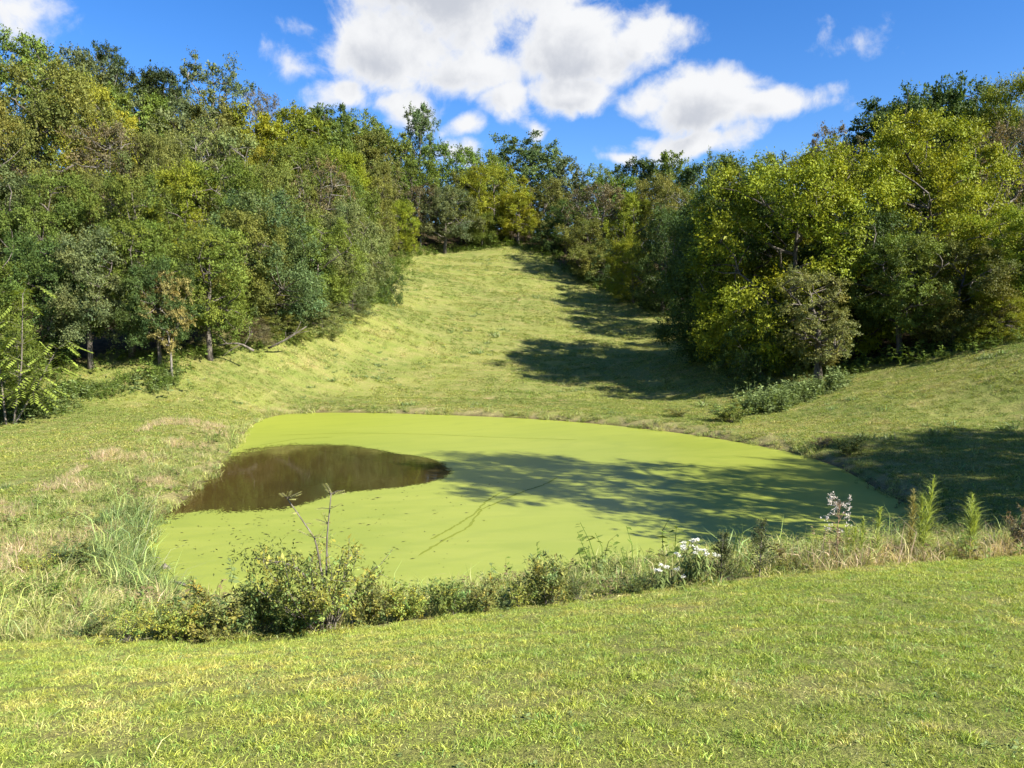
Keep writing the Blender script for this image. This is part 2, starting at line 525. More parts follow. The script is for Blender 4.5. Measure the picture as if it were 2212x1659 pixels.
def build_ground():
    xs = axis_coords(-17, 17, 0.22, -700, 700)
    ys = axis_coords(1.5, 42, 0.22, -300, 900, 1.06)
    X, Y = np.meshgrid(xs, ys)
    x, y = X.ravel(), Y.ravel()
    sd = sdist(POND, x, y)
    z = ground(x, y, sd)
    nx, ny = len(xs), len(ys)
    i, j = np.meshgrid(np.arange(ny - 1), np.arange(nx - 1), indexing='ij')
    a = i * nx + j
    f = np.stack([a, a + 1, a + nx + 1, a + nx], -1).reshape(-1, 4)
    me = raw_mesh('ground', np.stack([x, y, z], 1), f, None, ground_mat(), True)
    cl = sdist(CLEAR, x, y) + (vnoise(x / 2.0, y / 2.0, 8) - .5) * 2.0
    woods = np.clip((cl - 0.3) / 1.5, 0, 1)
    mud = np.clip(1 - (sd + .02) / (0.10 + .35 * vnoise(x / .6, y / .6, 61)), 0, 1)
    leftness = np.clip((-x - 2) / 5, 0, 1) * np.clip((30 - y) / 6, 0, 1)
    wid = 1.1 + 2.2 * leftness
    bank = np.clip(1 - (sd - 0.2) / wid, 0, 1) * (vnoise(x / 1.2, y / 1.2, 9) > 0.25)
    near = (y > lawn_y(x)) & (y < 15) & (sd > 0)
    bank = np.maximum(bank, near * 0.8)
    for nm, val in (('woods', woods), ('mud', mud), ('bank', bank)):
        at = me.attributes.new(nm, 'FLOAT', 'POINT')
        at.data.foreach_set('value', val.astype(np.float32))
    tag(link('ground', me), kind='structure', label='rolling mown grass ground of the clearing around the pond')


build_ground()


# ------------------------------------------------------------------ pond
def water_mat():
    m, N = new_mat('pond_water')
    pos = N.n('ShaderNodeNewGeometry').outputs['Position']
    st = N.n('ShaderNodeMapping', ins={'Vector': pos, 'Scale': (0.5, 1.6, 1)}).outputs[0]
    bump = N.n('ShaderNodeBump', ins={'Strength': 0.05, 'Distance': 0.02, 'Height': N.noise(st, 4.0, 3, 0.5)})
    sx = N.n('ShaderNodeSeparateXYZ', ins={0: pos}).outputs[0]
    c = N.mix(N.mapr(N.noise(pos, 0.5, 4), .35, .7), (0.042, 0.033, 0.010), (0.030, 0.024, 0.007))
    c = N.mix(N.mapr(sx, -9.5, -6.0, 1.0, 0.0), c, (0.055, 0.038, 0.010))      # shallow silty corner
    p = N.n('ShaderNodeBsdfPrincipled', ins={'Base Color': c, 'Roughness': 0.04, 'IOR': 1.33, 'Normal': bump.outputs[0]})
    N.link(p.outputs[0], N.n('ShaderNodeOutputMaterial').inputs[0])
    return m


def duckweed_mat():
    m, N = new_mat('duckweed')
    pos = N.n('ShaderNodeNewGeometry').outputs['Position']
    big = N.noise(pos, 0.22, 4, 0.55)
    st = N.n('ShaderNodeMapping', ins={'Vector': pos, 'Rotation': (0, 0, 0.35), 'Scale': (0.25, 1.2, 1)}).outputs[0]
    flow = N.noise(st, 0.9, 5, 0.6, 0.8)
    fine = N.noise(pos, 45.0, 2, 0.6)
    c = N.mix(N.mapr(big, 0.35, 0.65), (0.246, 0.284, 0.040), (0.220, 0.262, 0.036))
    c = N.mix(N.mapr(flow, 0.42, 0.66, 0, 0.35), c, (0.315, 0.335, 0.060))
    c = N.mix(N.mapr(fine, 0.35, 0.65, 0.12, 0.0), c, (0.14, 0.175, 0.018))
    yy = N.n('ShaderNodeSeparateXYZ', ins={0: pos}).outputs[1]
    c = N.mix(N.mapr(yy, 26.0, 37.0, 0, 0.5), c, (0.285, 0.322, 0.024))      # yellower towards the far shore
    wave = N.n('ShaderNodeTexWave', ins={'Vector': st, 'Scale': 0.55, 'Distortion': 9.0, 'Detail': 3.0, 'Detail Scale': 0.7}).outputs['Fac']
    c = N.mix(N.mapr(wave, 0.80, 1.0, 0, 0.22), c, (0.17, 0.215, 0.03))
    thin = N.mapr(N.noise(st, 2.6, 6, 0.7, 1.0), 0.62, 0.72, 0, 0.30)
    c = N.mix(thin, c, (0.16, 0.19, 0.035))
    op = N.n('ShaderNodeAttribute', attribute_name='open').outputs['Fac']
    fr = N.n('ShaderNodeAttribute', attribute_name='fringe').outputs['Fac']
    speck = N.math('SUBTRACT', N.math('ADD', N.math('MULTIPLY', N.noise(pos, 13.0, 5, 0.75), .7), N.math('MULTIPLY', N.noise(pos, 1.4, 3, 0.6), .3)), 0.5)
    v = N.math('ADD', op, N.math('MULTIPLY', speck, fr))
    gone = N.mapr(v, -0.02, 0.03)
    bump = N.n('ShaderNodeBump', ins={'Strength': 0.15, 'Distance': 0.008, 'Height': fine})
    p = N.n('ShaderNodeBsdfPrincipled', ins={'Base Color': c, 'Roughness': 0.38, 'Specular IOR Level': 0.6, 'Normal': bump.outputs[0]})
    tr = N.n('ShaderNodeBsdfTransparent')
    mx = N.n('ShaderNodeMixShader', ins={0: gone})
    N.link(p.outputs[0], mx.inputs[1]); N.link(tr.outputs[0], mx.inputs[2])
    N.link(mx.outputs[0], N.n('ShaderNodeOutputMaterial').inputs[0])
    return m


def pond_grid(step, keep):
    lo, hi = POND.min(0) - 0.5, POND.max(0) + 0.5
    xs, ys = np.arange(lo[0], hi[0], step), np.arange(lo[1], hi[1], step)
    X, Y = np.meshgrid(xs, ys); x, y = X.ravel(), Y.ravel()
    nx, ny = len(xs), len(ys)
    i, j = np.meshgrid(np.arange(ny - 1), np.arange(nx - 1), indexing='ij')
    a = (i * nx + j)
    f = np.stack([a, a + 1, a + nx + 1, a + nx], -1).reshape(-1, 4)
    sd = sdist(POND, x, y)
    ok = keep(x, y, sd)
    f = f[ok[f].all(1)]
    used = np.unique(f); remap = np.full(len(x), -1); remap[used] = np.arange(len(used))
    return x[used], y[used], remap[f]


def build_pond():
    x, y, f = pond_grid(0.5, lambda x, y, s: s < 0.45)
    me = raw_mesh('pond', np.stack([x, y, np.full(len(x), WATER_Z)], 1), f, None, water_mat(), True)
    tag(link('pond', me), kind='structure', label='dark brown still pond water showing through the duckweed')
    x, y, f = pond_grid(0.11, lambda x, y, s: (s < 0.22) & (sdist(HOLE, x, y) > -1.6))
    hd = -sdist(HOLE, x, y)
    leftness = np.clip((-x - 4.5) / 4, 0, 1)
    me = raw_mesh('duckweed', np.stack([x, y, np.full(len(x), WATER_Z + 0.012)], 1), f, None, duckweed_mat(), True)
    for nm, val in (('open', hd), ('fringe', 1.5 + 3.2 * leftness)):
        me.attributes.new(nm, 'FLOAT', 'POINT').data.foreach_set('value', val.astype(np.float32))
    tag(link('duckweed', me), kind='stuff', label='bright lime green duckweed mat covering the pond', cat='duckweed')


build_pond()

# ------------------------------------------------------------------ trees
def interp_poly(pts, n):
    pts = np.asarray(pts, float)
    s = np.concatenate([[0], np.cumsum(np.linalg.norm(np.diff(pts, axis=0), axis=1))])
    t = np.linspace(0, s[-1], n)
    return np.stack([np.interp(t, s, pts[:, k]) for k in range(3)], 1)


def tree_proto(seed, H=10.0, cb=0.2, rw=0.35, shape='round', nclump=90, nleaf=36000, leaf=0.125, clump=0.085, limbs=9, bark=None,
               trunk_r=0.016, shell=0.45, droop=0.0, top_leaf=1.0, twigs=0):
    """returns (trunk mesh, crown mesh, crown width)"""
    r = np.random.default_rng(seed)
    wood, crown = MB(), MB()
    # trunk
    n = 9
    tz = np.linspace(0, H * 0.82, n)
    wob = np.cumsum(r.normal(0, 0.016 * H, (n, 2)), axis=0) * (tz / (H * .82))[:, None]
    tr = np.column_stack([wob, tz]); tr[0, 2] = -0.25
    wood.tube(tr, trunk_r * H * np.concatenate([[1.5, 1.05], np.linspace(0.95, 0.18, n - 2)]), 8)
    ph = r.uniform(0, 6.28, 6)

    def env(t, a):
        if shape == 'round':
            e = np.sqrt(np.maximum(0.0, 1 - (2 * t - 0.85) ** 2 / 1.33))
        elif shape == 'cone':
            e = np.clip((1.02 - t), 0, 1) ** 0.75 * np.clip(0.45 + t * 4, 0, 1)
        elif shape == 'bush':
            e = np.sqrt(np.maximum(0, 1 - t ** 2.2)) * 1.0
        elif shape == 'vase':
            e = np.sqrt(np.maximum(0, 1 - (2 * t - 1.15) ** 2 / 1.35))
        else:  # column
            e = np.sqrt(np.maximum(0, 1 - (2 * t - 1) ** 2.0)) ** 0.6
        lump = 1 + 0.20 * np.sin(2 * a + ph[0] + 2.5 * t) + 0.14 * np.sin(3 * a + ph[1] - 4 * t) + 0.10 * np.sin(5 * a + ph[2] + 7 * t)
        return rw * H * e * lump

    # clump middles, spread through the crown and thicker towards the outside
    cs, tries, gap = [], 0, clump * H * 0.85
    while len(cs) < nclump and tries < 20000:
        tries += 1
        t = r.uniform(0.0, 1.0 if shape in ('cone', 'vase') else 0.9); a = r.uniform(0, 2 * np.pi)
        rad = env(t, a) * (1 - (1 - shell) * r.uniform(0, 1) ** 1.6) - 0.3 * clump * H
        if rad < 0:
            if t < 0.86: continue
            rad = 0.0
        c = np.array([math.cos(a) * rad, math.sin(a) * rad, H * (cb + (1.02 - cb) * t) - clump * H * .5])
        k = min(8, int(c[2] / (H * .82) * 8)) if c[2] > 0 else 0
        c[:2] += tr[min(k, 8), :2]
        if cs and np.min(np.linalg.norm(np.array(cs) - c, axis=1)) < gap:
            gap *= 0.9995
            continue
        cs.append(c)
    cs = np.array(cs)
    # limbs
    nodes = [tr[3:]]
    for k in range(limbs):
        h = H * (max(cb - 0.06, 0.10) + (0.72 - cb) * (k + r.uniform(0, .8)) / limbs)
        a = k * 2.4 + r.uniform(-.4, .4)
        p0 = np.array([np.interp(h, tr[:, 2], tr[:, 0]), np.interp(h, tr[:, 2], tr[:, 1]), h])
        t = np.clip((h / H - cb) / (1 - cb) + 0.22, 0.05, .9)
        L = max(float(env(t, a)), 0.1 * H) * r.uniform(.7, .95)
        rise = L * (r.uniform(.35, .8) if shape != 'cone' else r.uniform(-.1, .25))
        p1 = p0 + np.array([math.cos(a) * L * .5, math.sin(a) * L * .5, rise * .35]) + r.normal(0, .02 * H, 3)
        p2 = p0 + np.array([math.cos(a) * L, math.sin(a) * L, rise]) + r.normal(0, .02 * H, 3)
        q = interp_poly([p0, p1, p2], 7) + r.normal(0, .006 * H, (7, 3)); q[0] = p0
        wood.tube(q, np.linspace(trunk_r * .55, trunk_r * .13, 7) * H, 6)
        nodes.append(q[2:])
    nodes = np.concatenate(nodes)
    # branches to clumps
    for c in cs:
        d = np.linalg.norm(nodes - c, axis=1) + 0.8 * np.maximum(0, nodes[:, 2] - c[2])
        s = nodes[np.argmin(d)]
        m = (s + c) / 2 + r.normal(0, .02 * H, 3) + np.array([0, 0, .01 * H])
        wood.tube(interp_poly([s, m, c], 4), np.array([.0042, .0032, .0022, .0012]) * H * (trunk_r / .016), 4, cap=False)
    if twigs:
        k = r.integers(0, len(cs), twigs)
        for i in k:
            d = unit(r.normal(size=3) + np.array([0, 0, .5])) * H * r.uniform(.05, .11)
            wood.tube([cs[i], cs[i] + d * .5 + r.normal(0, .006 * H, 3), cs[i] + d], np.array([.0016, .0011, .0006]) * H, 3, cap=False)
    # leaves
    per = np.maximum(1, r.normal(1, 0.35, len(cs)))
    per = (per / per.sum() * nleaf).astype(int)
    for c, k in zip(cs, per):
        if k < 1: continue
        rc = clump * H * r.uniform(.75, 1.3)
        # sprays: each clump is a handful of leafy shoots pointing out and up
        ns = max(4, k // 26)
        out = c - np.array([tr[5, 0], tr[5, 1], H * (cb + .35 * (1 - cb))]); out = out / (np.linalg.norm(out) + 1e-6)
        sd_ = unit(r.normal(size=(ns, 3)) + out * 0.55 + np.array([0, 0, .35 - droop]))
        sl = rc * r.uniform(.55, 1.25, ns)
        w = r.integers(0, ns, k)
        along = r.uniform(.25, 1.0, k) ** .7
        p = c + sd_[w] * (sl[w] * along)[:, None] + r.normal(0, .11 * rc, (k, 3)) * np.array([1, 1, .7])
        ax = unit(sd_[w] * .6 + r.normal(size=(k, 3)) * .8 + np.array([0, 0, -.25 - droop]))
        nr = unit(np.array([0, 0, .55]) + sd_[w] * .85 + r.normal(size=(k, 3)) * .42)
        s = leaf * H / 10 * r.lognormal(0, .28, k)
        cj = r.normal(1, .10) * np.ones(k)
        sj = r.normal(1, .10, ns)[w]
        b = np.clip(cj * sj * r.lognormal(0, .10, k), .35, 2.0)
        hue = r.normal(0, .035, k) + r.normal(0, .045)
        col = np.stack([b * (1 + hue * 1.4), b * (1 + hue * .3), b * (1 - hue)], 1)
        crown.leaves(p, ax, nr, s, s * r.uniform(.5, .72, k), np.clip(col, .05, 3))
    width = 2 * np.percentile(np.hypot(cs[:, 0], cs[:, 1]), 92) + clump * H * 1.3
    return wood.mesh('trunk', bark or M_BARK, True), crown.mesh('crown', M_LEAF), width


PROTO = {}


def proto(kind, alt):
    key = (kind, alt)
    if key in PROTO: return PROTO[key]
    s = sum(map(ord, kind)) * 31 + alt * 101
    if kind == 'oak':      p = tree_proto(s, cb=.10, rw=.42, nclump=86, nleaf=66000, leaf=.122, clump=.10)
    elif kind == 'bigoak': p = tree_proto(s, cb=.06, rw=.43, nclump=150, nleaf=120000, leaf=.102, clump=.088, limbs=13)
    elif kind == 'maple':  p = tree_proto(s, cb=.14, rw=.36, nclump=72, nleaf=58000, leaf=.118, shape='round', clump=.10)
    elif kind == 'stem':   p = tree_proto(s, cb=.27, rw=.34, nclump=72, nleaf=50000, leaf=.122, clump=.095, trunk_r=.02)
    elif kind == 'tall':   p = tree_proto(s, cb=.2, rw=.28, nclump=70, nleaf=26000, leaf=.15, shape='column', clump=.095)
    elif kind == 'airy':   p = tree_proto(s, cb=.34, rw=.30, nclump=54, nleaf=17000, leaf=.15, shape='vase', shell=.25, bark=M_PALEBARK, twigs=60)
    elif kind == 'twiggy': p = tree_proto(s, cb=.28, rw=.31, nclump=64, nleaf=14000, leaf=.13, shape='vase', shell=.3, bark=M_PALEBARK, twigs=220)
    elif kind == 'cedar':  p = tree_proto(s, cb=.19, rw=.25, nclump=120, nleaf=38000, leaf=.105, shape='column', clump=.062, droop=.1, trunk_r=.024)
    elif kind == 'bush':   p = tree_proto(s, cb=.02, rw=.52, nclump=80, nleaf=32000, leaf=.145, shape='bush', clump=.12, trunk_r=.010)
    elif kind == 'farround': p = tree_proto(s, cb=.12, rw=.42, nclump=74, nleaf=36000, leaf=.17, clump=.105)
    elif kind == 'fartall':  p = tree_proto(s, cb=.2, rw=.31, nclump=60, nleaf=16000, leaf=.22, shape='round', clump=.10)
    elif kind == 'dense':  p = tree_proto(s, cb=.10, rw=.42, nclump=110, nleaf=36000, leaf=.17, shape='round', clump=.085)
    PROTO[key] = p
    return p


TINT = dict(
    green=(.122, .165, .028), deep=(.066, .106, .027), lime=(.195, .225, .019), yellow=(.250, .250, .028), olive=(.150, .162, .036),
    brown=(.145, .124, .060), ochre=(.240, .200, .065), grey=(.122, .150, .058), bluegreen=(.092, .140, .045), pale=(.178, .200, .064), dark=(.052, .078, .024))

W, S, C_, E = 'trees on the left wooded slope', 'trees along the skyline', 'trees at the top of the meadow', 'trees of the right wood'
# u and v of the crown top, distance, crown width in pixels, kind, variant, tint, label, group
TREES = [
    # left: front row along the mown grass
    (-22, 250, 36, 80, 'maple', 0, 'green', 'green tree cut by the left frame edge above the weed bed', W),
    (40, 232, 38.5, 85, 'maple', 1, 'deep', 'dark green tree behind the pale feathery sapling at left', W),
    (84, 228, 38.5, 84, 'stem', 0, 'grey', 'grey-green tree with paired dark trunks standing behind the weed bed', W),
    (126, 215, 40, 84, 'stem', 1, 'green', 'mid green tree left of the small ochre tree, low boughs over dark shade', W),
    (156, 258, 39.2, 64, 'stem', 0, 'deep', 'dark green tree with thick trunk just left of the small ochre tree', W),
    (168, 277, 38.6, 40, 'airy', 0, 'ochre', 'small ochre-leaved tree with thin pale trunk at the front of the left wood', W),
    (205, 225, 41.5, 88, 'stem', 1, 'green', 'leafy green tree right of the small ochre tree, above the fallen limb', W),
    (242, 205, 47, 80, 'maple', 0, 'olive', 'olive green tree left of the big rounded blue-green tree', W),
    (272, 188, 49, 100, 'oak', 0, 'bluegreen', 'big rounded blue-green tree at the edge of the left wood', W),
    (312, 215, 53, 70, 'maple', 1, 'green', 'green tree right of the big rounded blue-green tree', W),
    (352, 196, 60, 62, 'maple', 2, 'pale', 'pale yellow-green tree where the left wood meets the meadow', W),
    (372, 232, 66, 44, 'bush', 0, 'green', 'rounded green bushy tree jutting into the meadow from the left wood', W),
    (384, 255, 66, 36, 'bush', 1, 'deep', 'dark dense round bush at the tip of the left wood', W),
    (352, 282, 57, 52, 'bush', 0, 'grey', 'grey-green sprawling bush at the meadow edge, left of the dark round bush', W),
    (322, 300, 52, 56, 'bush', 1, 'pale', 'pale olive bush low on the left wood edge', W),
    (285, 312, 47.5, 50, 'bush', 0, 'olive', 'olive bush beside the fallen limb at the left wood edge', W),
    (250, 318, 45, 46, 'bush', 1, 'brown', 'brownish thin bush in the shade left of the olive bush', W),
    (300, 262, 54, 60, 'maple', 0, 'deep', 'dark green understory tree behind the pale olive bush', W),
    (14, 322, 34.2, 62, 'bush', 1, 'green', 'leafy green bush at the foot of the feathery sapling at far left', W),
    # left: second row
    (-12, 165, 52, 95, 'maple', 1, 'grey', 'grey-green tree at the left frame edge below the olive giant', W),
    (48, 172, 52, 85, 'oak', 1, 'green', 'green tree on the left slope directly below the olive giant', W),
    (98, 168, 54, 80, 'maple', 2, 'olive', 'olive tree on the left slope below the golden yellow tree', W),
    (142, 172, 53, 80, 'oak', 0, 'green', 'broad green tree in the middle of the left slope, pale trunk showing', W),
    (188, 160, 56, 80, 'maple', 0, 'lime', 'yellow-green tree in the middle of the left slope', W),
    (232, 158, 58, 76, 'maple', 1, 'green', 'green tree on the left slope above the big rounded blue-green tree', W),
    (280, 165, 60, 72, 'oak', 1, 'olive', 'olive tree above and right of the big rounded blue-green tree', W),
    (318, 168, 63, 62, 'twiggy', 0, 'brown', 'brownish half-bare tree with purple cast on the left slope', W),
    (345, 172, 68, 60, 'maple', 2, 'green', 'green tree on the left slope right of the brownish half-bare tree', W),
    # left: third row
    (36, 62, 66, 120, 'oak', 1, 'olive', 'olive-brown giant tree with bare pale stems at far left', W),
    (-20, 95, 60, 90, 'oak', 0, 'olive', 'olive tree cut by the left frame edge beside the olive giant', W),
    (108, 128, 66, 70, 'twiggy', 1, 'brown', 'grey-brown half-bare tree right of the olive giant', W),
    (152, 128, 66, 66, 'maple', 0, 'olive', 'olive tree on the left slope, right of the grey-brown half-bare tree', W),
    (194, 126, 70, 66, 'twiggy', 0, 'pale', 'thin pale tree with fine bare branches on the upper left slope', W),
    (236, 130, 74, 62, 'airy', 1, 'pale', 'loose pale tree with white stems left of the small yellow tree', W),
    (266, 140, 76, 38, 'maple', 1, 'yellow', 'small yellow tree in the upper middle of the left slope', W),
    (300, 140, 76, 60, 'maple', 1, 'green', 'green tree right of the small yellow tree on the left slope', W),
    (338, 146, 80, 56, 'maple', 0, 'lime', 'yellow-green tree upper right on the left slope', W),
    (372, 160, 84, 50, 'maple', 2, 'olive', 'olive tree above the tip of the left wood', W),
    # left: fourth row and skyline
    (92, 72, 76, 60, 'maple', 2, 'yellow', 'golden yellow tree just right of the olive giant', W),
    (128, 88, 84, 58, 'farround', 0, 'green', 'green tree right of the golden yellow tree', W),
    (168, 92, 86, 58, 'farround', 1, 'grey', 'grey-green tree below the left skyline', W),
    (212, 98, 88, 56, 'farround', 2, 'olive', 'olive tree below the airy skyline tree on the left ridge', W),
    (250, 106, 90, 54, 'farround', 0, 'lime', 'yellow-green rounded tree on the left ridge', W),
    (288, 112, 92, 54, 'farround', 1, 'lime', 'bright yellow-green tree on the left ridge nearer the middle', W),
    (326, 118, 94, 54, 'farround', 2, 'green', 'green tree on the falling left ridge', W),
    (360, 130, 98, 50, 'farround', 0, 'olive', 'olive green tree low on the falling left ridge', W),
    (20, 38, 96, 70, 'farround', 1, 'green', 'green round-topped tree highest on the left skyline', S),
    (78, 46, 104, 48, 'farround', 2, 'grey', 'grey-green rounded tree on the skyline behind the golden yellow tree', S),
    (108, 52, 108, 30, 'airy', 0, 'dark', 'wispy dark tree poking above the left skyline', S),
    (142, 67, 112, 36, 'farround', 0, 'dark', 'dark tree on the skyline right of the wispy one', S),
    (164, 71, 115, 22, 'fartall', 0, 'dark', 'small dark pointed tree on the left skyline', S),
    (205, 64, 100, 62, 'airy', 1, 'grey', 'tall airy grey-green tree standing out on the left skyline', S),
    (258, 92, 112, 36, 'twiggy', 1, 'brown', 'brownish small tree on the skyline right of the airy grey-green tree', S),
    (300, 103, 112, 56, 'farround', 1, 'lime', 'yellow-green tree along the falling left skyline', S),
    (336, 101, 128, 46, 'dense', 0, 'deep', 'dark green tree on the skyline above the left ridge middle', S),
    (364, 114, 118, 52, 'farround', 2, 'green', 'green tree on the skyline left of the lone tall airy tree', S),
    (394, 129, 112, 46, 'farround', 0, 'green', 'rounded green tree below the lone tall airy tree', S),
    (421, 112, 124, 34, 'airy', 0, 'bluegreen', 'lone tall airy tree standing above the wood in the notch of the skyline', S),
    (456, 143, 112, 56, 'farround', 1, 'green', 'rounded green tree right of the lone tall airy tree', S),
    (486, 152, 116, 54, 'farround', 2, 'green', 'small rounded green tree left of the large dense skyline tree', S),
    (526, 138, 126, 84, 'dense', 1, 'bluegreen', 'large dense dark green tree on the skyline above the meadow top', S),
    (568, 160, 124, 40, 'fartall', 1, 'grey', 'narrow grey-green tree right of the large dense skyline tree', S),
    (600, 166, 122, 48, 'farround', 2, 'green', 'green tree low in the middle of the skyline', S),
    (640, 158, 118, 56, 'dense', 0, 'deep', 'dark green tree on the skyline right of the middle', S),
    (672, 150, 112, 44, 'fartall', 0, 'green', 'pointed green tree on the skyline right of the middle', S),
    (700, 164, 104, 46, 'farround', 0, 'deep', 'dark tree on the skyline left of the big lime tree', S),
    (724, 156, 92, 40, 'airy', 1, 'bluegreen', 'airy blue-green tree on the skyline beside the big lime tree', S),
    # top of the meadow
    (386, 168, 98, 40, 'twiggy', 0, 'brown', 'brown-leaved tree in the wood above the meadow top left', C_),
    (412, 158, 106, 52, 'farround', 2, 'green', 'green tree behind the brown-leaved tree at the meadow top', C_),
    (398, 200, 90, 40, 'maple', 0, 'lime', 'small yellow-green tree at the upper left corner of the meadow', C_),
    (420, 186, 97, 36, 'airy', 1, 'brown', 'olive-brown tree with thin stems at the upper left of the meadow', C_),
    (444, 184, 97, 52, 'stem', 0, 'grey', 'grey-green tree with bare dark stems standing forward at the meadow top', C_),
    (470, 170, 106, 46, 'farround', 0, 'olive', 'olive tree behind the grey-green tree at the meadow top', C_),
    (494, 165, 104, 66, 'oak', 1, 'lime', 'spreading yellow-green tree at the head of the meadow', C_),
    (482, 212, 100, 34, 'maple', 2, 'green', 'small green tree under the spreading yellow-green tree', C_),
    (518, 192, 101, 42, 'stem', 1, 'lime', 'bright yellow-green tree with pale trunk at the meadow head', C_),
    (544, 178, 104, 46, 'farround', 1, 'olive', 'olive tree right of the meadow head', C_),
    (566, 200, 97, 44, 'maple', 1, 'deep', 'dark shaded tree at the right of the meadow head', C_),
    (548, 222, 97, 34, 'bush', 0, 'deep', 'dark low bush right of the meadow head', C_),
    # right middle
    (596, 186, 88, 62, 'twiggy', 1, 'brown', 'brown-olive tree with fine bare twigs right of the meadow', E),
    (592, 215, 85, 56, 'maple', 2, 'olive', 'olive tree below the brown-olive twiggy tree', E),
    (632, 192, 84, 46, 'maple', 0, 'lime', 'yellow-green tree right of the brown-olive twiggy tree', E),
    (634, 240, 75, 50, 'maple', 2, 'lime', 'small lit yellow-green tree at the shaded right edge of the meadow', E),
    (616, 176, 97, 50, 'farround', 0, 'green', 'green tree behind the brown-olive twiggy tree', E),
    (662, 172, 86, 56, 'maple', 1, 'olive', 'olive tree between the yellow-green tree and the big lime tree', E),
    (686, 190, 74, 56, 'twiggy', 0, 'olive', 'thin olive tree beside the big lime tree', E),
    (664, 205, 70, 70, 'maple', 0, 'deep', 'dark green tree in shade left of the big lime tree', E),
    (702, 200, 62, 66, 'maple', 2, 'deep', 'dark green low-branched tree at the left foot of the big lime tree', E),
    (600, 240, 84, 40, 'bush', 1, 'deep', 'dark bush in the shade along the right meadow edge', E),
    (668, 280, 70, 44, 'bush', 0, 'dark', 'dark low bush under the trees at the right meadow edge', E),
    # right: the big trees
    (742, 172, 50, 150, 'bigoak', 0, 'deep', 'green flank tree on the shaded left side of the big lime tree', E),  # deep tint stands in for the shade that sets off the lime crown
    (804, 143, 45.3, 180, 'bigoak', 1, 'lime', 'big lime tree with broad rounded crown right of the meadow', E),
    (822, 262, 40.2, 76, 'cedar', 0, 'pale', 'olive cedar with bare pale trunk standing in front of the right wood', E),
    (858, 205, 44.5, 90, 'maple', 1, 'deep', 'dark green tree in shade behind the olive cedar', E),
    (762, 300, 43, 70, 'bush', 1, 'deep', 'dark drooping bush at the shaded foot of the big lime tree', E),
    (925, 110, 46.5, 150, 'bigoak', 0, 'lime', 'tall yellow-green tree on the right with rising crown', E),
    (905, 235, 41.5, 90, 'stem', 0, 'green', 'green tree with dark trunk right of the olive cedar', E),
    (958, 240, 40, 90, 'maple', 0, 'olive', 'olive-green tree at the right wood edge with boughs near the grass', E),
    (1000, 292, 38.3, 70, 'bush', 0, 'lime', 'lit yellow-green bush at the grass edge far right', E),
    (1014, 205, 40, 90, 'maple', 1, 'lime', 'yellow-green tree cut by the right frame edge', E),
    (1004, 128, 49.5, 80, 'twiggy', 1, 'brown', 'grey-brown thin tree at upper right', E),
    (886, 95, 76, 46, 'dense', 0, 'deep', 'dark green tree standing on the right skyline', E),
    (926, 83, 77, 52, 'dense', 1, 'deep', 'dark green tree on the right skyline, second from the left', E),
    (966, 79, 76, 46, 'farround', 2, 'deep', 'dark green tree on the right skyline, nearest the yellow-green one', E),
    (1008, 68, 68, 70, 'maple', 2, 'lime', 'yellow-green tree highest on the right skyline', E),
    (842, 132, 74, 60, 'twiggy', 0, 'brown', 'grey-brown thin tree on the skyline above the big lime tree', E),
    (806, 143, 80, 50, 'farround', 1, 'grey', 'grey-green tree behind the top of the big lime tree', E),
    (762, 150, 76, 52, 'farround', 0, 'green', 'green tree behind the left shoulder of the big lime tree', E),
    (1062, 62, 54, 80, 'maple', 0, 'green', 'green tree beyond the right frame edge at the skyline', E),
    (1072, 190, 39, 90, 'oak', 0, 'green', 'green tree beyond the right frame edge by the grass slope', E),
]


def place_tree(loc, H, width, kind, alt, tint, label, group, rz):
    tm, cm, pw = proto(kind, alt)
    s = H / 10.0
    sx = np.clip(width / pw, (0.85 if kind in ('farround', 'dense', 'bigoak') else 0.6) * s, 1.9 * s)
    name = {'cedar': 'cedar_tree', 'bush': 'wild_bush'}.get(kind, 'broadleaf_tree')
    o = empty(name, loc, rz)
    o.scale = (sx, sx, s)
    t = link('trunk', tm, o); c = link('crown', cm, o)
    j = rng.normal(0, .03, 3)
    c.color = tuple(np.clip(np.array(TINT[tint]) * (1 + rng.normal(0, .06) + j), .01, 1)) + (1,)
    tag(o, label, 'bush' if kind == 'bush' else 'tree', group)
    return o


def plant_trees():
    for (u, vt, d, wpx, kind, alt, tint, label, group) in TREES:
        top = P(u, vt, d)
        g = float(ground([top[0]], [d])[0])
        H = (top[2] - g) * 1.02
        place_tree((top[0], d, g), H, wpx / FPX * d * 1.15, kind, alt, tint, label, group, rng.uniform(0, 6.28))
    # trees to the right of the view whose shade lies over the pond and the bank
    side = [(16.7, 13.5, 15.6, 9.2, 'maple', 2, 'nearest the pond'), (25.6, 16.6, 12.0, 8.5, 'oak', 0, 'behind the nearest one'), (32.5, 17.5, 11.0, 8.5, 'maple', 0, 'farthest up the bank'),
            (27.0, 12.0, 14, 9, 'oak', 1, 'at the back of the row')]
    for x, y, H, w, kind, alt, where in side:
        g = float(ground([x], [y])[0])
        place_tree((x, y, g), H, w, kind, alt, 'green', 'green tree outside the right of view shading the pond, ' + where, 'trees shading the pond from the right', rng.uniform(0, 6.28))


plant_trees()

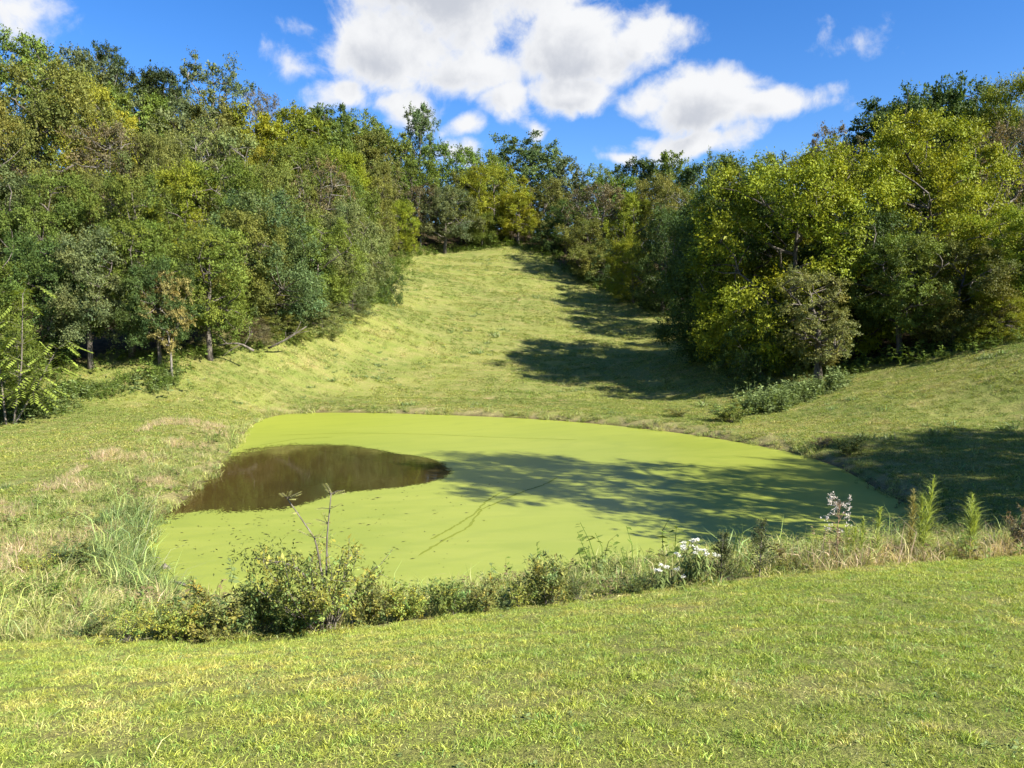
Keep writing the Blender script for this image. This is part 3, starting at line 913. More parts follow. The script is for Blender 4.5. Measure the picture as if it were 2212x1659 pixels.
# ------------------------------------------------------------------ scattered ground cover
def scatter(name, pts, protos, scale, label, cat, tilt=0.12, seed=1, align=False, square=False):
    """one countless cover: clump meshes stood on a cloud of points (geometry nodes)"""
    r = np.random.default_rng(seed)
    n = len(pts)
    me = bpy.data.meshes.new(name)
    me.vertices.add(n); me.vertices.foreach_set('co', np.asarray(pts, np.float32).ravel())
    yaw = r.integers(0, 4, n) * (math.pi / 2) if square else r.uniform(0, 6.283, n)
    if align:
        e = 0.25
        x, y = pts[:, 0], pts[:, 1]
        gx = (ground(x + e, y) - ground(x - e, y)) / (2 * e)
        gy = (ground(x, y + e) - ground(x, y - e)) / (2 * e)
        rot = np.empty((n, 3))
        for i in range(n):
            nz = Vector((-gx[i], -gy[i], 1)).normalized()
            q = Vector((0, 0, 1)).rotation_difference(nz) @ Matrix.Rotation(yaw[i], 3, 'Z').to_quaternion()
            rot[i] = q.to_euler()
    else:
        rot = np.stack([r.normal(0, tilt, n), r.normal(0, tilt, n), yaw], 1)
    me.attributes.new('rot', 'FLOAT_VECTOR', 'POINT').data.foreach_set('vector', rot.astype(np.float32).ravel())
    me.attributes.new('scl', 'FLOAT', 'POINT').data.foreach_set('value', np.broadcast_to(scale, (n,)).astype(np.float32))
    me.attributes.new('pick', 'INT', 'POINT').data.foreach_set('value', r.integers(0, len(protos), n).astype(np.int32))
    col = bpy.data.collections.new(name + '_clumps')
    for k, pm in enumerate(protos):
        col.objects.link(bpy.data.objects.new('%s_clump_%02d' % (name, k), pm))
    g = bpy.data.node_groups.new(name + '_scatter', 'GeometryNodeTree')
    g.interface.new_socket('Geometry', in_out='INPUT', socket_type='NodeSocketGeometry')
    g.interface.new_socket('Geometry', in_out='OUTPUT', socket_type='NodeSocketGeometry')
    N = NT(g)
    gi, go = N.n('NodeGroupInput'), N.n('NodeGroupOutput')
    ci = N.n('GeometryNodeCollectionInfo', transform_space='ORIGINAL')
    ci.inputs['Collection'].default_value = col
    ci.inputs['Separate Children'].default_value = True
    ci.inputs['Reset Children'].default_value = True

    def att(nm, ty):
        a = N.n('GeometryNodeInputNamedAttribute', data_type=ty)
        a.inputs['Name'].default_value = nm
        return next(s for s in a.outputs if s.enabled)
    ip = N.n('GeometryNodeInstanceOnPoints')
    N.link(gi.outputs[0], ip.inputs['Points'])
    N.link(ci.outputs[0], ip.inputs['Instance'])
    ip.inputs['Pick Instance'].default_value = True
    N.link(att('pick', 'INT'), ip.inputs['Instance Index'])
    N.link(att('rot', 'FLOAT_VECTOR'), ip.inputs['Rotation'])
    N.link(att('scl', 'FLOAT'), ip.inputs['Scale'])
    N.link(ip.outputs[0], go.inputs[0])
    o = link(name, me)
    md = o.modifiers.new('scatter', 'NODES')
    md.node_group = g
    return tag(o, label, cat, kind='stuff')


def grass_mat(name, base=None, mixf=0.0, gain=1.0):
    m, N = new_mat(name)
    col = N.n('ShaderNodeGroup', node_tree=TURF).outputs[0]
    if base is not None: col = N.mix(mixf, col, base)
    tint = N.n('ShaderNodeAttribute', attribute_name='tint').outputs['Color']
    col = N.mix(1.0, col, tint, 'MULTIPLY')
    col = N.mix(1.0, col, (gain, gain, gain), 'MULTIPLY')
    p = N.n('ShaderNodeBsdfPrincipled', ins={'Base Color': col, 'Roughness': 0.5, 'Specular IOR Level': 0.35})
    tl = N.n('ShaderNodeBsdfTranslucent', ins={'Color': N.mix(1.0, col, (1.1, 1.15, .6), 'MULTIPLY')})
    mx = N.n('ShaderNodeMixShader', ins={0: 0.35})
    N.link(p.outputs[0], mx.inputs[1]); N.link(tl.outputs[0], mx.inputs[2])
    N.link(mx.outputs[0], N.n('ShaderNodeOutputMaterial').inputs[0])
    return m


def sward(seed, size, n, length, width, mat, lean=0.7, tan=0.25, droop=0.5, clusters=0, crad=.04, z0=-.012):
    """a square piece of turf: blades partly gathered in small clumps"""
    r = np.random.default_rng(seed)
    b = MB()
    h = size / 2
    xy = r.uniform(-h * 1.06, h * 1.06, (n, 2))
    grow = np.ones(n)
    hue = np.zeros(n)
    if clusters:
        c = r.uniform(-h, h, (clusters, 2)); cg = r.lognormal(0, .3, clusters); ch = r.normal(0, .14, clusters)
        k = r.uniform(size=n) < .62
        w = r.integers(0, clusters, n)
        xy = np.where(k[:, None], c[w] + r.normal(0, crad, (n, 2)), xy)
        grow = np.where(k, cg[w], .8); hue = np.where(k, ch[w], 0)
    p = np.column_stack([xy, np.full(n, z0)])
    d = unit(np.column_stack([r.normal(0, lean, (n, 2)), np.ones(n)]))
    L = length * r.lognormal(0, .3, n) * grow
    br = r.lognormal(0, .36, n)
    tn = (r.uniform(size=n) < tan)[:, None]
    col = np.where(tn, np.array([1.35, 1.12, 1.6]), np.column_stack([1 + hue, 1.03 + hue * .2, .9 - hue * .3])) * br[:, None]
    bend = np.column_stack([d[:, :2] * droop * 3 + r.normal(0, .3, (n, 2)), -np.full(n, droop)])
    b.blades(p, d, bend, L, width * r.uniform(.7, 1.3, n), col)
    return b.mesh('turf', mat)


def herb(seed, n, height, leaf, mat, spread=0.12, stems=3):
    """leafy upright weed"""
    r = np.random.default_rng(seed)
    b = MB()
    for s in range(stems):
        base = np.array([*r.normal(0, spread, 2), -0.03]); tip = base + np.array([*r.normal(0, .15 * height, 2), height * r.uniform(.6, 1.05)])
        b.tube(interp_poly([base, (base + tip) / 2 + r.normal(0, .02, 3), tip], 4), np.linspace(.009, .003, 4) * min(1.0, height / .6), 3, (.7, .8, .6), cap=False)
        k = n // stems
        t = r.uniform(.15, 1, k)
        p = base + (tip - base) * t[:, None]
        a = r.uniform(0, 6.28, k)
        ax = unit(np.column_stack([np.cos(a), np.sin(a), r.uniform(-.5, .5, k)]))
        L = leaf * (1.2 - .6 * t) * r.uniform(.7, 1.2, k)
        c = r.lognormal(0, .2, k)[:, None] * np.array([1, 1, 1])
        b.leaves(p, ax, unit(np.array([0, 0, 1.0]) + r.normal(0, .35, (k, 3))), L, L * .45, c)
    return b.mesh('weed', mat)


def rand_pts(n, x0, x1, y0, y1, keep, seed):
    r = np.random.default_rng(seed)
    x, y = r.uniform(x0, x1, n), r.uniform(y0, y1, n)
    return finish_pts(x, y, keep, r)


def grid_pts(step, x0, x1, y0, y1, keep, seed, jit=.12):
    r = np.random.default_rng(seed)
    X, Y = np.meshgrid(np.arange(x0, x1, step), np.arange(y0, y1, step))
    x = X.ravel() + r.uniform(-jit, jit, X.size) * step; y = Y.ravel() + r.uniform(-jit, jit, X.size) * step
    return finish_pts(x, y, keep, r)


def finish_pts(x, y, keep, r):
    sd = sdist(POND, x, y)
    k = keep(x, y, sd, r)
    x, y, sd = x[k], y[k], sd[k]
    return np.column_stack([x, y, ground(x, y, sd)])


def in_view(x, y, m=1.12, pad=.6):
    return np.abs(x) < (y * (512 / FPX) * m + pad)


M_LAWN = grass_mat('lawn_grass', gain=1.42)
M_MEADOW = grass_mat('meadow_grass', gain=1.0)
M_BANK = grass_mat('bank_grass', (0.22, 0.24, 0.085), 0.55, 1.25)
M_SEDGE = grass_mat('sedge', (0.18, 0.235, 0.095), 0.75, 1.0)
M_STRAW = grass_mat('straw_grass', (0.33, 0.275, 0.15), 0.78, 1.25)
M_HERB = leaf_mat('weed_leaf', (.125, .180, .034), use_obj=False)
M_HERB2 = leaf_mat('weed_leaf_pale', (.16, .21, .075), use_obj=False)

M_BROWNWEED = leaf_mat('weed_leaf_brown', (.17, .14, .065), use_obj=False)


def cover():
    # short mown lawn, near
    near = [sward(10 + k, .5, 4800, .029, .0038, M_LAWN, lean=.75, tan=.11, droop=.3, clusters=50, crad=.035) for k in range(6)]
    pts = grid_pts(.5, -9, 9, 2.2, 11, lambda x, y, s, r: in_view(x, y) & (y < lawn_y(x) + .15), 3)
    scatter('lawn_grass', pts, near, 1.0, 'short mown lawn grass in the foreground', 'grass', align=True, square=True)
    # mown berm and pond surroundings, then the meadow slope
    mid = [sward(30 + k, 1.0, 1500, .065, .012, M_MEADOW, lean=.9, tan=.3, clusters=40, crad=.06) for k in range(5)]
    pts = grid_pts(1.0, -31, 33, 8, 44, lambda x, y, s, r: in_view(x, y, 1.06, 1.2) & (y > lawn_y(x) + .2) & (s > .55) & (sdist(CLEAR, x, y) < 1), 4)
    scatter('meadow_grass', pts, mid, 1.0, 'short grass of the bank and berm around the pond', 'grass', align=True, square=True)
    far = [sward(50 + k, 2.0, 1500, .085, .022, M_MEADOW, lean=1.0, tan=.3, clusters=40, crad=.12) for k in range(5)]
    pts = grid_pts(2.0, -34, 38, 44, 103, lambda x, y, s, r: in_view(x, y, 1.03, 2) & (sdist(CLEAR, x, y) < 1), 5)
    scatter('hill_grass', pts, far, 1.0, 'sunlit mown grass of the sloping meadow', 'grass', align=True, square=True)
    # broad-leaved weeds and small tussocks dotted over lawn and meadow
    ros = [herb(180 + k, 36, .035, .024, M_HERB2, .045, 6) for k in range(3)]
    pts = rand_pts(2400, -8, 8, 2.4, 9.6, lambda x, y, s, r: in_view(x, y) & (y < lawn_y(x)) & (vnoise(x / .9, y / .9, 41) > .52), 12)
    scatter('lawn_weeds', pts, ros, np.random.default_rng(11).lognormal(0, .22, len(pts)), 'small broad-leaved weeds and clover in the lawn', 'weeds')
    tus = [sward(200 + k, .3, 90, .16, .014, M_SEDGE, lean=.6, tan=.15, clusters=4, crad=.06) for k in range(3)]
    pts = rand_pts(2600, -30, 32, 10, 98, lambda x, y, s, r: in_view(x, y, 1.03) & (y > lawn_y(x) + 1) & (s > 1) & (sdist(CLEAR, x, y) < -1) & (vnoise(x / 4, y / 4, 43) > .5), 13)
    scatter('meadow_tussocks', pts, tus, np.random.default_rng(12).lognormal(-.2, .45, len(pts)), 'scattered darker tussocks in the short meadow grass', 'grass')
    # rank grass on the banks
    tall = [sward(70 + k, .42, 250, .18, .0062, M_BANK, lean=.5, tan=.34, droop=.55, clusters=6, crad=.05, z0=-.03) for k in range(6)]

    def bankkeep(x, y, s, r):
        left = np.clip((-x - 2) / 5, 0, 1) * np.clip((31 - y) / 6, 0, 1)
        w = .7 + 2.6 * left
        nearb = (y > lawn_y(x) + .12) & (y < 16) & (s > 0)
        q = np.clip(1.15 - s / w, 0, 1) ** .8 * (.35 + .65 * (vnoise(x / .8, y / .8, 21) > .4))
        return (s > .02) & in_view(x, y, 1.1) & (r.uniform(size=len(x)) < np.maximum(q, nearb * .95)) & (y > lawn_y(x))
    pts = grid_pts(.36, -18, 18, 6.5, 42, bankkeep, 6, .4)
    scatter('bank_grass', pts, tall, np.random.default_rng(4).lognormal(-.1, .3, len(pts)), 'rank yellow-green and straw grass on the pond bank', 'grass')
    # mixed weeds tangled into the bank grass
    bw = [herb(220 + k, 60, .28 - .04 * k, .07, (M_HERB, M_HERB2, M_BROWNWEED)[k], .16, 6) for k in range(3)]
    pts = rand_pts(9000, -16, 15, 7, 34, lambda x, y, s, r: bankkeep(x, y, s, r) & (r.uniform(size=len(x)) < .22 + .3 * (vnoise(x / 1.4, y / 1.4, 51) > .55)), 14)
    scatter('bank_weeds', pts, bw, np.random.default_rng(13).lognormal(0, .3, len(pts)), 'green and brown weeds tangled into the bank grass', 'weeds')
    # blue-green sedge in the near left corner of the pond
    sedge = [sward(90 + k, .3, 70, .34, .011, M_SEDGE, lean=.45, tan=.06, droop=.5, clusters=3, crad=.05, z0=-.03) for k in range(3)]
    c0 = on_level(265 * D, 1200 * D, WATER_Z + .3)
    pts = rand_pts(800, c0[0] - 2.0, c0[0] + 2.2, c0[1] - 3.5, c0[1] + 3.6, lambda x, y, s, r: (s > -.2) & (s < .55 + .5 * vnoise(x, y, 4)) & (r.uniform(size=len(x)) < .75), 7)
    scatter('pond_sedge', pts, sedge, np.random.default_rng(6).lognormal(0, .25, len(pts)), 'blue-green sedge at the near left corner of the pond', 'sedge')
    # straw grass along the right lawn edge
    straw = [sward(100 + k, .3, 60, .22, .005, M_STRAW, lean=.34, tan=.5, droop=.4, clusters=3, crad=.05, z0=-.03) for k in range(3)]
    pts = rand_pts(2600, 1.0, 9, 8.0, 12.5, lambda x, y, s, r: (y > lawn_y(x) + .05) & (y < lawn_y(x) + 1.1) & (s > .2) & (r.uniform(size=len(x)) < np.clip((x - 1.5) / 12, .02, .45)) & in_view(x, y), 8)
    scatter('straw_grass', pts, straw, np.random.default_rng(7).lognormal(0, .3, len(pts)), 'pinkish dry straw grass along the far right lawn edge', 'grass')
    pts = rand_pts(9000, -17, -4, 9, 32, lambda x, y, s, r: (s > .5) & (s < 3.6) & (y > lawn_y(x) + .6) & in_view(x, y, 1.05) & (r.uniform(size=len(x)) < .75 * (vnoise(x / 1.5, y / 1.5, 71) > .45)), 15)
    scatter('dry_bank_grass', pts, straw, np.random.default_rng(14).lognormal(-.25, .3, len(pts)), 'straw-coloured dry grass on the left pond bank', 'grass', seed=2)
    # weed beds
    hs = [herb(120 + k, 70, .22 + .11 * k, .11, M_HERB if k % 2 else M_HERB2, .26, 6) for k in range(4)]
    a = [P(u, v, d)[:2] for u, v, d in [(-40, 424, 30.5), (-10, 411, 32), (60, 398, 33.5), (140, 383, 36.5), (185, 371, 39), (186, 368, 39.8), (140, 376, 38), (60, 387, 35.8), (-40, 399, 33.8)]]
    a = np.array(a)
    pts = rand_pts(2600, a[:, 0].min(), a[:, 0].max(), a[:, 1].min(), a[:, 1].max(), lambda x, y, s, r: (sdist(a, x, y) < (vnoise(x / 1.3, y / 1.3, 3) - .55) * 2.2) & (r.uniform(size=len(x)) < np.clip(1.5 * vnoise(x / 1.1, y / 1.1, 31) - .1, .05, 1)), 9)
    scatter('nettle_bed', pts, hs, np.random.default_rng(8).lognormal(-.1, .45, len(pts)), 'bed of dark green weeds behind the left berm', 'weeds')
    hs2 = [herb(140 + k, 90, .45 + .15 * k, .15, M_HERB2, .2, 6) for k in range(3)]
    b = np.array([P(u, v, d)[:2] for u, v, d in [(742, 408, 36), (775, 405, 35.5), (800, 395, 37), (845, 386, 38), (838, 381, 39), (790, 389, 38.5), (755, 400, 37.8)]])
    pts = rand_pts(700, b[:, 0].min(), b[:, 0].max(), b[:, 1].min(), b[:, 1].max(), lambda x, y, s, r: sdist(b, x, y) < .1, 10)
    scatter('weed_patch', pts, hs2, np.random.default_rng(9).lognormal(0, .3, len(pts)), 'patch of tall grey-green weeds below the olive cedar', 'weeds')
    # low weeds along the wood edges
    hs3 = [herb(160 + k, 80, .4, .14, M_HERB, .3, 6) for k in range(3)]

    def edge(x, y, s, r):
        c = sdist(CLEAR, x, y)
        return (c > -.4) & (c < np.where((x < 0) & (y < 46), 1.2, 4)) & in_view(x, y, 1.05) & (y > 33) & (r.uniform(size=len(x)) < np.clip(1 - c / 5, .1, 1))
    pts = rand_pts(24000, -36, 38, 33, 104, edge, 11)
    scatter('woodland_edge_weeds', pts, hs3, np.random.default_rng(10).lognormal(0, .4, len(pts)), 'low green weeds along the foot of the woods', 'weeds')


cover()

# ------------------------------------------------------------------ shrubs and single plants
M_SHRUB = leaf_mat('shrub_leaf', transl=.3)
M_TWIG = bark_mat('twig', (0.09, 0.078, 0.062), (0.21, 0.185, 0.15), 30)
M_GREENSTEM = bark_mat('green_stem', (0.16, 0.18, 0.06), (0.26, 0.27, 0.10), 30)
M_REDSTEM = bark_mat('red_stem', (0.20, 0.11, 0.07), (0.32, 0.22, 0.15), 30)


def petal_mat(name, c):
    m, N = new_mat(name)
    p = N.n('ShaderNodeBsdfPrincipled', ins={'Base Color': (*c, 1), 'Roughness': .7})
    N.link(p.outputs[0], N.n('ShaderNodeOutputMaterial').inputs[0])
    return m


M_PETAL = petal_mat('white_petals', (.72, .71, .62))
M_FLUFF = petal_mat('dry_fluff', (.62, .55, .47))


def shrub_parts(seed, h, w, nstem, nleaf, leaf, mat=None, arch=.5, lw=.42, flat=False):
    """stems fanning from the base with side shoots; leaves strung along the shoots"""
    r = np.random.default_rng(seed)
    st, lf = MB(), MB()
    shoots = []
    for k in range(nstem):
        a = r.uniform(0, 6.28); rr = w * .5 * r.uniform(.1, 1) ** .7; hh = h * r.uniform(.55, 1.0) * (1 - .35 * (rr / (w * .5)) ** 2)
        base = np.array([*r.normal(0, .05 * w, 2), -.04])
        top = np.array([math.cos(a) * rr, math.sin(a) * rr, hh])
        mid = (base + top) / 2 + np.array([math.cos(a) * rr * .1, math.sin(a) * rr * .1, hh * .18 * arch]) + r.normal(0, .03 * h, 3)
        q = interp_poly([base, mid, top], 7); q[1:] += r.normal(0, .012 * h, (6, 3))
        st.tube(q, np.linspace(.009, .0025, 7) * (h / 1.0) ** .5, 4, cap=False)
        shoots.append(q[2:])
        for j in range(5):
            i = r.integers(2, 7); p0 = q[i]
            d = unit(r.normal(size=3) * np.array([1, 1, .55]) + np.array([math.cos(a) * .6, math.sin(a) * .6, .45])) * h * r.uniform(.12, .32)
            e = np.array([p0, p0 + d * .5 + r.normal(0, .01 * h, 3), p0 + d + np.array([0, 0, -.03 * h * arch])])
            st.tube(interp_poly(e, 4), np.linspace(.003, .0012, 4), 3, cap=False)
            shoots.append(interp_poly(e, 5))
    ln = np.array([np.linalg.norm(np.diff(q, axis=0), axis=1).sum() for q in shoots]); pr = ln / ln.sum()
    w_ = r.choice(len(shoots), nleaf, p=pr)
    t = r.uniform(0, 1, nleaf) ** .8
    P0, AX = np.empty((nleaf, 3)), np.empty((nleaf, 3))
    for i in range(len(shoots)):
        k = np.where(w_ == i)[0]
        if not len(k): continue
        q = shoots[i]; x = t[k] * (len(q) - 1)
        j = np.minimum(x.astype(int), len(q) - 2)
        P0[k] = q[j] + (q[j + 1] - q[j]) * (x - j)[:, None]
        AX[k] = unit(q[j + 1] - q[j])
    P0 += r.normal(0, leaf * .45, (nleaf, 3))
    ax = unit(AX * .5 + r.normal(size=(nleaf, 3)) * .8 + np.array([0, 0, .1]))
    nr = unit(np.array([0, 0, .9]) + r.normal(size=(nleaf, 3)) * .5)
    L = leaf * r.lognormal(0, .25, nleaf)
    sh = r.normal(1, .13, len(shoots))[w_] * r.lognormal(0, .22, nleaf)
    hue = r.normal(0, .10, len(shoots))[w_] + r.normal(0, .05, nleaf)
    col = np.clip(np.stack([sh * (1 + hue * 1.5), sh * (1 + .2 * hue), sh * (1 - hue)], 1), .1, 3)
    lf.leaves(P0, ax, nr, L, L * lw, col)
    return st.mesh('stems', M_TWIG), lf.mesh('leaves', mat or M_SHRUB)


def at_px(x, y, d):
    p = P(x * D, y * D, d)
    return np.array([p[0], p[1], float(ground([p[0]], [p[1]])[0])])


SHR = {}


def shrub(x, y, d, hpx, wpx, tint, label, cat='bush', name='bramble_bush', kind=0, group=None):
    k = D / FPX * d
    h, w = hpx * k, wpx * k
    key = kind
    if key not in SHR:
        SHR[key] = [shrub_parts(300 + key * 7, 1.0, 1.1, 16, 3200, .060), shrub_parts(301, 1.0, 1.2, 22, 4200, .052, arch=.9, lw=.5),
                    shrub_parts(302, 1.0, .9, 13, 2300, .075, lw=.36), shrub_parts(303, 1.0, 1.4, 18, 2600, .05, arch=1.2)][key % 4]
    st, lf = SHR[key]
    o = empty(name, at_px(x, y, d), rng.uniform(0, 6.28))
    nw = [1.1, 1.2, .9, 1.4][key % 4]
    o.scale = (w / nw, w / nw, h)
    link('stems', st, o)
    c = link('leaves', lf, o)
    c.color = (*tint, 1)
    return tag(o, label, cat, group)


YG, DG, OL, MG, BR = (.26, .29, .055), (.115, .150, .044), (.20, .215, .06), (.17, .21, .05), (.18, .14, .08)
BANKG = 'low bushes along the near bank'
shrub(455, 1372, 7.6, 125, 170, OL, 'olive scrubby bush just left of the tall shrub on the near bank', kind=0, group=BANKG)
shrub(385, 1385, 7.5, 85, 120, YG, 'small yellow-green bush left of the olive scrubby bush', kind=1, group=BANKG)
shrub(270, 1392, 7.4, 75, 150, YG, 'low yellow-green bush at the left end of the near bank scrub', kind=3, group=BANKG)
shrub(185, 1372, 7.7, 60, 110, DG, 'low dark bush at the far left of the near bank', kind=3, group=BANKG)
shrub(575, 1350, 7.9, 140, 110, (.14, .175, .048), 'dark green bush tucked against the left side of the tall shrub', kind=2, group=BANKG)
shrub(640, 1362, 7.8, 80, 120, MG, 'green bush under the left boughs of the tall shrub', kind=1, group=BANKG)
shrub(800, 1338, 8.1, 120, 110, OL, 'olive bush against the right side of the tall shrub', kind=0, group=BANKG)
shrub(880, 1325, 8.1, 80, 110, YG, 'small yellow-green bush right of the tall shrub', kind=1, group=BANKG)
shrub(975, 1312, 8.2, 85, 100, MG, 'green bramble with upright shoots in the middle of the near bank', kind=2, group=BANKG)
shrub(1045, 1302, 8.3, 80, 95, OL, 'olive bramble right of the upright green bramble', kind=0, group=BANKG)
shrub(1120, 1294, 8.4, 70, 90, YG, 'yellow-green low bramble left of the pointed dark bramble', kind=3, group=BANKG)
shrub(1185, 1284, 8.5, 115, 115, OL, 'pointed olive and dark bramble standing highest in the bank middle', kind=2, group=BANKG)
shrub(1250, 1278, 8.6, 75, 80, DG, 'small dark bramble right of the pointed bramble', kind=3, group=BANKG)
shrub(1375, 1262, 8.8, 55, 90, DG, 'dark grassy bush on the bank left of the white-flowered plants', kind=3, group=BANKG)
shrub(1575, 1262, 9.0, 40, 70, DG, 'small dark bush at the foot of the two pointed saplings', kind=3, group=BANKG)
shrub(1720, 1245, 9.3, 40, 90, OL, 'low olive bush between the pointed saplings and the pale dry weed', kind=3, group=BANKG)
shrub(2210, 1190, 10.2, 95, 75, BR, 'purplish bush cut by the right frame edge at the lawn', kind=1, group=BANKG)
shrub(1955, 1168, 12.5, 70, 150, DG, 'dark shaded bush at the right tip of the pond', kind=3, group='bushes on the side banks')
shrub(1835, 985, 25.5, 42, 75, DG, 'dark bush on the right bank in the shade edge', kind=0, group='bushes on the side banks')
shrub(1770, 975, 27, 28, 60, BR, 'brownish low bush on the right bank beside the shade', kind=3, group='bushes on the side banks')
shrub(1575, 935, 34, 45, 95, MG, 'grey-green weedy bush on the far right bank above the duckweed', kind=1, group='bushes on the side banks')
shrub(1470, 925, 36, 26, 80, OL, 'olive low bush on the far bank left of the weedy bush', kind=3, group='bushes on the side banks')
shrub(150, 1172, 13.2, 60, 110, DG, 'dark bush in the hollow of the left bank', kind=1, group='bushes on the side banks')
shrub(85, 1190, 12.6, 45, 110, YG, 'yellow-green low bush beside the dark bush on the left bank', kind=3, group='bushes on the side banks')


def tall_shrub():
    base = at_px(705, 1356, 7.9)
    o = empty('waterside_shrub', base, 0)
    k = D / FPX * 7.9
    r = np.random.default_rng(55)
    st, lf = shrub_parts(501, 248 * k, 330 * k, 28, 4800, .046, lw=.40)
    link('stems', st, o)
    c = link('leaves', lf, o); c.color = (.235, .262, .060, 1)
    # leaning thick stem with the dark left bough
    b = MB(); L2 = MB()
    q = interp_poly([(.05, 0, 0), (-.10, .02, .45), (-.35, .05, .72), (-.78, .05, .80)], 9)
    b.tube(q, np.linspace(.03, .008, 9), 6)
    n = 1100
    i = r.integers(3, 9, n)
    p = q[i] + r.normal(0, .13, (n, 3)) * np.array([1, 1, .7])
    L2.leaves(p, unit(r.normal(size=(n, 3))), unit(np.array([0, 0, 1]) + r.normal(0, .5, (n, 3))), .05 * r.lognormal(0, .2, n), .02, r.lognormal(0, .2, n)[:, None] * np.ones(3))
    link('bough', b.mesh('bough', M_TWIG, True), o)
    d = link('bough_leaves', L2.mesh('bough_leaves', M_SHRUB), o); d.color = (.12, .145, .04, 1)
    # two nearly bare shoots with tufts of little leaflets at their ends
    for tip, side in (((625 - 705) * k, -1), ((722 - 705) * k, 1)):
        m = MB(); f = MB()
        top = np.array([tip, 0.0, 300 * k if side < 0 else 310 * k])
        q = interp_poly([(0.0, 0, .35), (top[0] * .25, .03, top[2] * .68), top], 8)
        m.tube(q, np.linspace(.014, .006, 8), 5)
        for j in range(11):
            p0 = q[r.integers(4, 8)] if j else q[-1]
            e = p0 + np.array([r.uniform(-.16, .16), r.uniform(-.1, .1), r.uniform(-.02, .10)])
            m.tube([p0, (p0 + e) / 2 + r.normal(0, .008, 3), e], [.0045, .003, .0018], 3, cap=False)
            for t in np.linspace(.35, 1, 6):
                for s2 in (-1, 1):
                    pp = p0 + (e - p0) * t
                    dd = unit(np.cross(e - p0, (0, 0, 1)) * s2 + (e - p0) * .4 + np.array([0, 0, -.02]))
                    f.leaves([pp], [dd], [(0, 0, 1)], .042, .016, np.ones(3) * r.uniform(.8, 1.2))
        t_ = link('bare_shoot', m.mesh('bare_shoot', M_TWIG), o)
        g = link('leaflets', f.mesh('leaflets', M_SHRUB), t_); g.color = (.34, .34, .12, 1); g['kind'] = 'stuff'
    tag(o, 'tall leafy shrub on the near bank with two bare shoots above the duckweed', 'shrub')


tall_shrub()


def dog_fennel(x, y, d, tops, width, label, tint=(.30, .36, .09)):
    width = width * .58
    tops = [(a, b - 14) for a, b in tops]
    """feathery plume weed: one or more stems with fine ascending leaves"""
    base = at_px(x, y, d); k = D / FPX * d
    o = empty('dog_fennel', base, 0)
    r = np.random.default_rng(int(x))
    for (tx, ty) in tops:
        h = (y - ty) * k; dx = (tx - x) * k
        st, lf = MB(), MB()
        q = interp_poly([(dx * .3, 0, -.03), (dx * .6, 0, h * .5), (dx, 0, h)], 10)
        st.tube(q, np.linspace(.008, .0015, 10), 5, cap=False)
        n = int(300 * max(h, .35))
        t = r.uniform(.06, 1, n)
        p = np.stack([np.interp(t, np.linspace(0, 1, 10), q[:, j]) for j in range(3)], 1)
        a = r.uniform(0, 6.28, n)
        prof = width * k * np.sin(np.pi * np.clip(t, 0, 1) ** .85) ** .8 + .015
        L = prof * r.uniform(.35, 1.6, n) + .03
        up = (.7 + .5 * t) * r.uniform(.5, 1.4, n)
        ax = unit(np.column_stack([np.cos(a) * .55, np.sin(a) * .55, up]))
        lf.blades(p, ax, np.column_stack([np.cos(a) * .9, np.sin(a) * .9, -.35 * np.ones(n)]), L, .0075, r.lognormal(0, .2, n)[:, None] * np.ones(3))
        s_ = link('stem', st.mesh('stem', M_GREENSTEM), o)
        f = link('foliage', lf.mesh('foliage', M_SHRUB), o); f.color = (*tint, 1)
    tag(o, label, 'weed', 'feathery weeds on the right bank')


dog_fennel(1985, 1215, 9.9, [(2010, 1046), (1985, 1085)], 60, 'tallest bright feathery weed at the right lawn edge, twin plumes')
dog_fennel(1966, 1215, 9.8, [(1966, 1072)], 30, 'slim reddish feathery weed beside the tallest twin-plumed one', (.28, .25, .09))
dog_fennel(2094, 1200, 10.2, [(2093, 1080), (2108, 1112)], 58, 'bushy feathery weed standing alone near the right frame edge')
dog_fennel(1891, 1205, 9.8, [(1897, 1098)], 34, 'small feathery weed left of the tallest twin-plumed one')
dog_fennel(1858, 1205, 9.8, [(1862, 1118)], 24, 'thin short feathery weed just right of the pale dry weed')
dog_fennel(1838, 1210, 9.7, [(1825, 1135), (1846, 1140)], 26, 'shortest feathery weed leaning at the foot of the pale dry weed')


